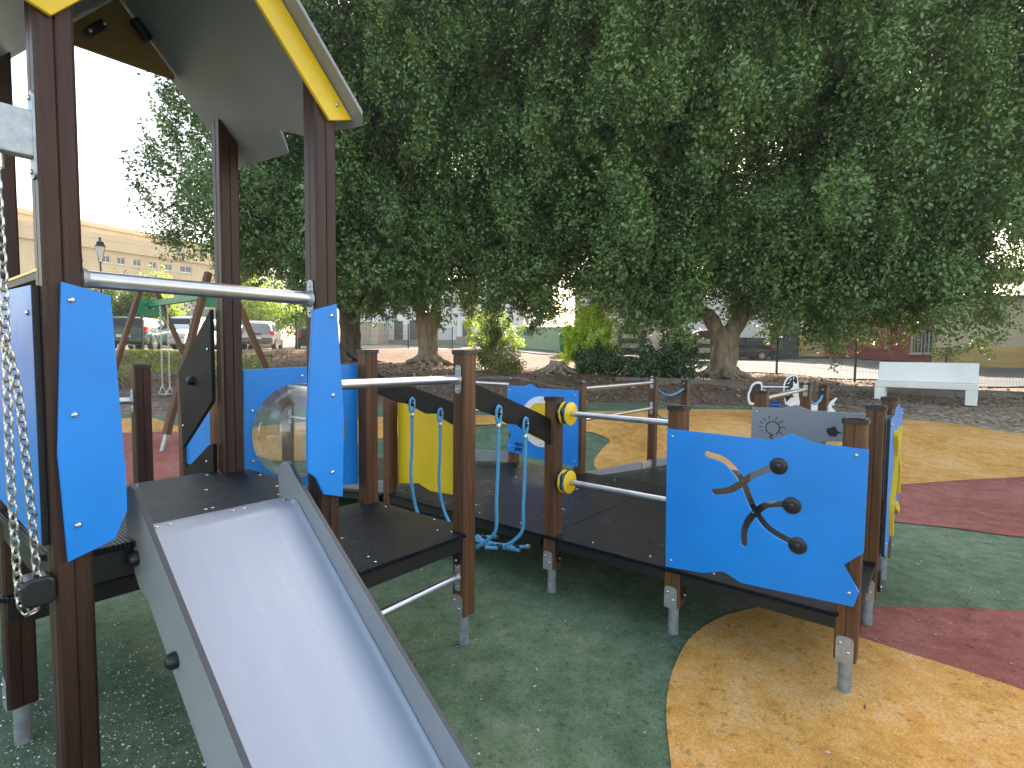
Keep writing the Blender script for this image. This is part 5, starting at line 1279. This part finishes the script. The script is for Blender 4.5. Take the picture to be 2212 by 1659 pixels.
    for x in (-hl + .78, hl - .82):
        for sg in (1, -1):
            w = MB(); w.lathe([(.20, -.10), (.30, -.10), (.315, -.08), (.315, .08), (.30, .10), (.20, .10)], (x, sg * (W / 2 - .10), .315), 28, ax); wo = w.build('wheel', TYRE, root, True)
            r_ = MB(); yo = sg * (W / 2 + .002)
            for k in range(10):
                a = k * math.pi / 5; r_.box((x + .105 * math.cos(a), yo, .315 + .105 * math.sin(a)), (.19, .012, .03), Matrix.Rotation(-a, 3, 'Y'))
            r_.lathe([(.045, 0), (.045, .012)], (x, yo + (0 if sg < 0 else -.006), .315), 14, ax); r_.build('rim', RIM, wo)
            arch = MB(); pts = [(x + .37 * math.cos(a), sg * (W / 2 - .005), .32 + .37 * math.sin(a)) for a in [math.pi * i / 12 for i in range(13)]]
            arch.tube(pts, .022, 6); arch.build('wheel_arch', CHR, root, True)
    return root
GREENP = mat('dark_green_car_paint', (.004, .045, .036), .25, coat=.6); WHITEP = mat('white_car_paint', (.70, .72, .75), .3, coat=.5); SILV = mat('silver_car_paint', (.36, .34, .33), .3, .6, coat=.5)
BLKP = mat('black_car_paint', (.003, .004, .006), .14, spec=.25); GRYP = mat('grey_car_paint', (.10, .11, .12), .3, .4, coat=.5)
car('parked_car', 'dark green estate car parked behind the swing, seen from the back', on(316, 25.2), math.radians(104), GREENP, 'wagon', 4.5, 1.76, 1.44)
car('parked_car', 'white off-road car parked between the green and silver cars', on(409, 27.6), math.radians(-84), WHITEP, 'suv', 4.4, 1.82, 1.68, plate=False)
car('parked_car', 'silver hatchback seen from behind under the bright trees', on(568, 31.5), math.radians(106), SILV, 'suv', 4.2, 1.78, 1.56)
car('parked_car', 'pale car half hidden left of the silver hatchback', on(505, 34), math.radians(112), WHITEP, 'hatch', 4.1, 1.74, 1.46)
car('parked_car', 'dark car at the right end of the car park row', on(672, 36.5), math.radians(112), BLKP, 'hatch', 4.1, 1.74, 1.45)
car('parked_car', 'pale estate car at the left end of the car park row', on(222, 27), math.radians(104), GRYP, 'wagon', 4.4, 1.76, 1.5)
_p = on(1590, 34.3)
car('parked_car', 'black hatchback parked in the street behind the stout tree', _p, math.radians(172), BLKP, 'hatch', 4.15, 1.76, 1.45)

# ------------------------------------------------------------------ street lamps, bins, cone
LG = mat('lantern_glass', (.75, .77, .74), .15)
def lamp(label, u, d, ztop, k=1.):
    p = on(u, d); H = ztop - p.z; t = thing('street_lamp', label, 'street lamp', p, 0, 'lantern street lamps')
    MB().lathe([(.10 * k, 0), (.10 * k, .3), (.06 * k, .36), (.045 * k, .9), (.035 * k, H - .95)], n=14).build('lamp_post', BLACKM, t, True)
    z = H - .95; ln = MB()
    ln.lathe([(.10, z + .12), (.185, z + .58)], n=4); g_ = ln.build('lantern_glass', LG, t)
    fr = MB()
    for a in range(4):
        an = a * math.pi / 2; fr.tube([(.102 * math.cos(an), .102 * math.sin(an), z + .12), (.188 * math.cos(an), .188 * math.sin(an), z + .58)], .009, 6)
        fr.tube([(.03 * math.cos(an), .03 * math.sin(an), z - .05), (.09 * math.cos(an), .09 * math.sin(an), z + .02), (.102 * math.cos(an), .102 * math.sin(an), z + .12)], .008, 6)
    fr.build('lantern_frame', BLACKM, t, True)
    MB().lathe([(.235, z + .58), (.225, z + .605), (.17, z + .66), (.15, z + .74), (.07, z + .80), (.03, z + .84), (.05, z + .88), (.05, z + .91), (.015, z + .95)], n=4).build('lantern_roof', BLACKM, t)
lamp('tall black lantern lamp in front of the sports hall', 224, 21.5, at(224, 512, 21.5).z)
lamp('distant black lantern lamp beside the silver car', 559, 45, at(559, 632, 45).z)
BIN = mat('grey_bin_plastic', (.045, .05, .055), .5); LID = mat('pale_bin_lid', (.42, .43, .48), .4); GBIN = mat('green_bin_plastic', (.01, .22, .11), .5)
def bin_(label, u, d, w=1.35, h=1.35, m=BIN, lid=LID, rz=0., panel=True, grp='waste containers'):
    p = on(u, d); t = thing('waste_container', label, 'bin', p, rz, grp)
    bev(MB().prism([(-w / 2 * .92, .18), (w / 2 * .92, .18), (w / 2, h), (-w / 2, h)], lambda a, q, dd: (a, dd, q), -.5, .5).build('container_body', m, t), .03, 2)
    pts = [(-w / 2 - .03, h)] + [(-(w / 2 + .03) * math.cos(a), h + .26 * math.sin(a)) for a in [math.pi * i / 10 for i in range(1, 10)]] + [(w / 2 + .03, h)]
    bev(MB().prism(pts, lambda a, q, dd: (a, dd, q), -.53, .53).build('lid', lid, t), .015, 2)
    if panel:
        for i, z in enumerate((h * .78, h * .45)): MB().box((-.1, -.512, z), (w * .55, .02, .22)).build('label_plate', PLATE, t)
    for x in (-w / 2 + .2, w / 2 - .2): MB().lathe([(.09, -.03), (.09, .03)], (x, -.4, .09), 14, Matrix.Rotation(math.pi / 2, 3, 'Y')).build('castor', TYRE, t, True)
bin_('pale-lidded waste container behind the bright shrub', 1362, 27, rz=-.1)
bin_('pale-lidded waste container hidden behind the hedge bush', 1462, 27, rz=-.1)
bin_('dark grey waste container beside the stout tree trunk', 1518, 26, 1.1, 1.25, lid=BIN, rz=-.1)
bin_('small green waste bin at the edge of the bright shrub', 1222, 28, .7, 1.0, GBIN, GBIN, panel=False)
p = on(1024, 37); t = thing('traffic_cone', 'orange and white traffic cone near the white houses', 'traffic cone', p)
MB().lathe([(.16, .03), (.11, .25), (.09, .38)], n=16).build('cone_foot', mat('orange_plastic', (.65, .10, .03), .5), t, True)
MB().lathe([(.09, .38), (.06, .56)], n=16).build('white_band', WHITEB, t, True); MB().lathe([(.06, .56), (.03, .75)], n=16).build('cone_tip', MATS['orange_plastic'], t, True)
MB().box((0, 0, .015), (.4, .4, .03)).build('cone_base', MATS['orange_plastic'], t)

# ------------------------------------------------------------------ buildings
WIN = mat('window_glass', (.05, .06, .07), .08, spec=.7); FRM = mat('white_window_frame', (.6, .6, .58), .5); DOORM = mat('dark_door', (.05, .055, .06), .4)
def bld(name, label, A, Bp, h, depth, wallm, roofm=None, wins=(), z0=None, cat='building', base=None, cornice=True, group=None):
    """front wall from A to Bp (xy); wins: (kind, u0, u1, z0, z1) along the wall in metres"""
    A = Vector((A[0], A[1], 0)); B2 = Vector((Bp[0], Bp[1], 0)); d = B2 - A; W_ = d.length; ang = math.atan2(d.y, d.x)
    z = min(tz(A.x, A.y), tz(B2.x, B2.y)) if z0 is None else z0
    t = thing(name, label, cat, (A.x, A.y, z), ang, group)
    # wall with real openings
    xs_ = sorted({0, W_} | {q for w in wins for q in (w[1], w[2])}); zs_ = sorted({-.6, h} | {q for w in wins for q in (w[3], w[4])})
    mb = MB()
    for i in range(len(xs_) - 1):
        for j in range(len(zs_) - 1):
            cx, cz = (xs_[i] + xs_[i + 1]) / 2, (zs_[j] + zs_[j + 1]) / 2
            if any(w[1] < cx < w[2] and w[3] < cz < w[4] for w in wins): continue
            k = len(mb.v); mb.v += [Vector((x, 0, zz)) for x, zz in ((xs_[i], zs_[j]), (xs_[i + 1], zs_[j]), (xs_[i + 1], zs_[j + 1]), (xs_[i], zs_[j + 1]))]; mb.f.append((k, k + 1, k + 2, k + 3))
    for w in wins:
        x0, x1, a, b_ = w[1:5]; r = .16
        for q in (((x0, 0, a), (x0, r, a), (x0, r, b_), (x0, 0, b_)), ((x1, 0, a), (x1, 0, b_), (x1, r, b_), (x1, r, a)), ((x0, 0, b_), (x0, r, b_), (x1, r, b_), (x1, 0, b_)), ((x0, 0, a), (x1, 0, a), (x1, r, a), (x0, r, a))):
            k = len(mb.v); mb.v += [Vector(p_) for p_ in q]; mb.f.append((k, k + 1, k + 2, k + 3))
    for q in (((0, 0, -.6), (0, depth, -.6), (0, depth, h), (0, 0, h)), ((W_, 0, -.6), (W_, 0, h), (W_, depth, h), (W_, depth, -.6)), ((0, depth, -.6), (W_, depth, -.6), (W_, depth, h), (0, depth, h)), ((0, 0, h), (W_, 0, h), (W_, depth, h), (0, depth, h))):
        k = len(mb.v); mb.v += [Vector(p_) for p_ in q]; mb.f.append((k, k + 1, k + 2, k + 3))
    mb.build('wall', wallm, t, fix=False)
    if cornice: MB().box((W_ / 2, -.04, h + .06), (W_ + .2, .35, .14)).build('cornice', roofm or wallm, t)
    if base: MB().box((W_ / 2, -.012, base[0] / 2 - .3), (W_ - .004, .03, base[0] + .6)).build('base_band', base[1], t)
    for w in wins:
        kind, x0, x1, a, b_ = w[:5]
        if kind == 'win':
            f_ = MB()
            for bx in (((x0 + x1) / 2, a + .03, x1 - x0 - .004, .06), ((x0 + x1) / 2, b_ - .03, x1 - x0 - .004, .06), (x0 + .03, (a + b_) / 2, .055, b_ - a - .124), (x1 - .03, (a + b_) / 2, .055, b_ - a - .124), ((x0 + x1) / 2, (a + b_) / 2, .04, b_ - a - .124)):
                f_.box((bx[0], .10, bx[1]), (bx[2], .05, bx[3]))
            wo = f_.build('window', FRM, t); MB().box(((x0 + x1) / 2, .135, (a + b_) / 2), (x1 - x0 - .01, .02, b_ - a - .01)).build('pane', WIN, wo)
            MB().box(((x0 + x1) / 2, -.03, a - .035), (x1 - x0 + .16, .12, .06)).build('sill', FRM, wo)
            if len(w) > 5:
                g_ = MB(); n_ = int((x1 - x0) / .14)
                for i in range(n_ + 1): g_.box((x0 + (x1 - x0) * i / n_, -.06, (a + b_) / 2), (.02, .02, b_ - a))
                g_.box(((x0 + x1) / 2, -.06, a + .05), (x1 - x0, .024, .024)); g_.box(((x0 + x1) / 2, -.06, b_ - .05), (x1 - x0, .024, .024)); g_.build('grille', FRM, wo)
        else:
            do = MB().box(((x0 + x1) / 2, .13, (a + b_) / 2), (x1 - x0 - .01, .04, b_ - a - .01)).build('door', w[5] if len(w) > 5 else DOORM, t)
            MB().box((x1 - .18, .10, (a + b_) / 2 - .1), (.03, .05, .14)).build('handle', RIM, do)
    return t
def bldpx(name, label, pa, pb, vtop, *a, **k):
    """pa=(u,d) pb=(u,d): wall ends; vtop: photo row of the wall top at pa"""
    A = on(*pa); B2 = on(*pb); z0 = min(A.z, B2.z); h = at(pa[0], vtop, pa[1]).z - z0
    return bld(name, label, A.xy, B2.xy, h, *a, z0=z0, **k)
CREAM = stucco_mat('peach_render', (.52, .42, .27), .14); CREAM2 = stucco_mat('cream_render', (.50, .44, .33), .12); WHT = stucco_mat('white_render', (.78, .78, .78), .08); PINK = stucco_mat('pale_pink_render', (.70, .55, .45), .10)
YEL = stucco_mat('ochre_render', (.55, .37, .14), .35); REDW = stucco_mat('dark_red_render', (.27, .035, .04), .15); GRW = stucco_mat('grey_render', (.30, .28, .25), .12); DARKF = mat('dark_fascia', (.03, .028, .03), .6); BLUEG = mat('blue_grey_gate', (.055, .075, .10), .5)
def along(pa, pb, u):
    A = on(*pa); B2 = on(*pb); q = at(u, 760, 1.0); # ray through column u
    dx, dy = B2.x - A.x, B2.y - A.y; k = (q.x * A.y - A.x) / (dx - q.x * dy); return k * math.hypot(dx, dy)
# sports hall: lower tier with small windows, upper tier set back, lettered wall
A = on(40, 38); B2 = on(560, 54)
hall = bldpx('sports_hall', 'long peach sports hall with a row of small square windows', (20, 37.4), (560, 54), 508, 6, CREAM, wins=[('win', along((20, 37.4), (560, 54), u) - .3 - (.45 if u == 412 else 0), along((20, 37.4), (560, 54), u) + .3, 6.55, 7.10) for u in (236, 268, 302, 336, 369, 412)] + [('win', 1.9, 3.2, 7.3, 8.7), ('win', 1.9, 3.2, 5.0, 6.4)])
for z in (7.5, 8.3): MB().box((12, -.012, z), (23, .02, .05)).build('wall_moulding', CREAM2, hall)
bld('upper_hall', 'taller peach upper storey rising behind the small windows', tuple(at(-40, 760, 42).xy), tuple(at(430, 760, 58).xy), at(190, 489, 49).z - 1.6, 12, CREAM, z0=1.6, wins=[('win', 20 + 4 * i, 21.2 + 4 * i, 10.2, 11.2) for i in range(2)])
w1 = bldpx('lettered_wall', 'grey-beige wall with pale capital letters POLIDEPORTIVO', (365, 42.5), (600, 45), 636, 1.0, GRW, cornice=False)
M_ = Matrix(((1, 0, 0, .62), (0, 0, -1, -.03), (0, 1, 0, at(380, 665, 42.6).z - Vector(w1.location).z), (0, 0, 0, 1)))
text_mesh('POLIDEPORTIVO', .62, mat('cream_letters', (.8, .74, .55), .5), 'lettering', w1, M_, .03, spacing=1.12, bold=.012)
# white houses in the middle distance
bldpx('white_house', 'white terraced house with dark doors left of the forked tree', (735, 50), (985, 47), 615, 8, WHT, PINK, wins=[('door', 5.4, 6.3, .0, 2.15), ('win', 5.2, 6.2, 3.3, 4.6), ('door', 6.9, 7.9, .0, 2.2), ('win', 2.2, 3.2, .9, 2.1), ('win', 7.2, 8.2, 3.3, 4.6), ('win', 2.2, 3.2, 3.3, 4.6)], base=(.5, GRW), group='white terraced houses')
bldpx('white_house', 'white terraced house with one dark door right of the forked tree', (986, 46.5), (1130, 45), 620, 8, WHT, CREAM2, wins=[('door', .5, 1.3, .0, 2.1), ('win', 2.4, 3.4, 1.0, 2.2), ('win', .5, 1.4, 3.3, 4.6)], base=(.9, GRW), group='white terraced houses')
bldpx('tan_garage', 'low tan garage with a pale shutter beside the white houses', (762, 47), (815, 46.5), 696, 3, PINK, wins=[('door', .35, 1.75, 0, 1.9, mat('pale_shutter', (.5, .45, .36), .6))], cornice=False)
bldpx('green_hoarding', 'pale green site hoarding behind the bank', (1095, 38), (1245, 36), 707, .15, mat('pale_green_sheet', (.32, .45, .28), .7), cornice=False, cat='hoarding')
bldpx('pink_house', 'pale pink house behind the waste containers', (1240, 40), (1470, 37), 600, 8, PINK, CREAM2, wins=[('win', 4.3, 5.3, 1.0, 2.4), ('win', 1.0, 2.0, 3.5, 4.8), ('win', 4.3, 5.3, 3.5, 4.8)])
bldpx('white_workshop', 'white workshop with tall blue-grey gate right of the stout tree', (1470, 37.2), (1724, 33.8), 610, 8, WHT, DARKF, wins=[('door', 5.55, 8.0, 0, 3.0, BLUEG)])
bldpx('stained_wall', 'short ochre wall with dark stains between gate and red house', (1726, 33.6), (1782, 32.2), 640, 3, WHT, base=(1.75, YEL), cornice=False)
bldpx('red_house', 'dark red house with a white grilled window', (1784, 32.0), (2012, 28.6), 640, 8, REDW, wins=[('win', 4.05, 5.55, .55, 1.75, 1)])
cb2 = bldpx('cream_warehouse', 'cream warehouse with ochre base band at the right', (2014, 28.4), (2700, 21), 653, 10, CREAM2, DARKF, base=(1.25, YEL))
MB().box((9, .5, 4.6), (18, .6, .5)).build('upper_parapet', CREAM, cb2); MB().box((9, .3, 4.95), (18, .9, .12)).build('parapet_cap', DARKF, cb2)

# ------------------------------------------------------------------ thin air volume added to lift distant darks like lens glare
hz = MB().box((0, 45, 9.2), (312, 220, 21.6)).build('glare_veil', None)
hm = bpy.data.materials.new('glare_veil_air'); hm.use_nodes = True; hn = hm.node_tree.nodes
hn.remove(hn['Principled BSDF']); pv = hn.new('ShaderNodeVolumePrincipled')
pv.inputs['Density'].default_value = .0009; pv.inputs['Color'].default_value = (.93, .96, 1.0, 1); pv.inputs['Anisotropy'].default_value = .45
hm.node_tree.links.new(pv.outputs[0], hn['Material Output'].inputs['Volume'])
hz.data.materials.append(hm); tag(hz, kind='stuff')
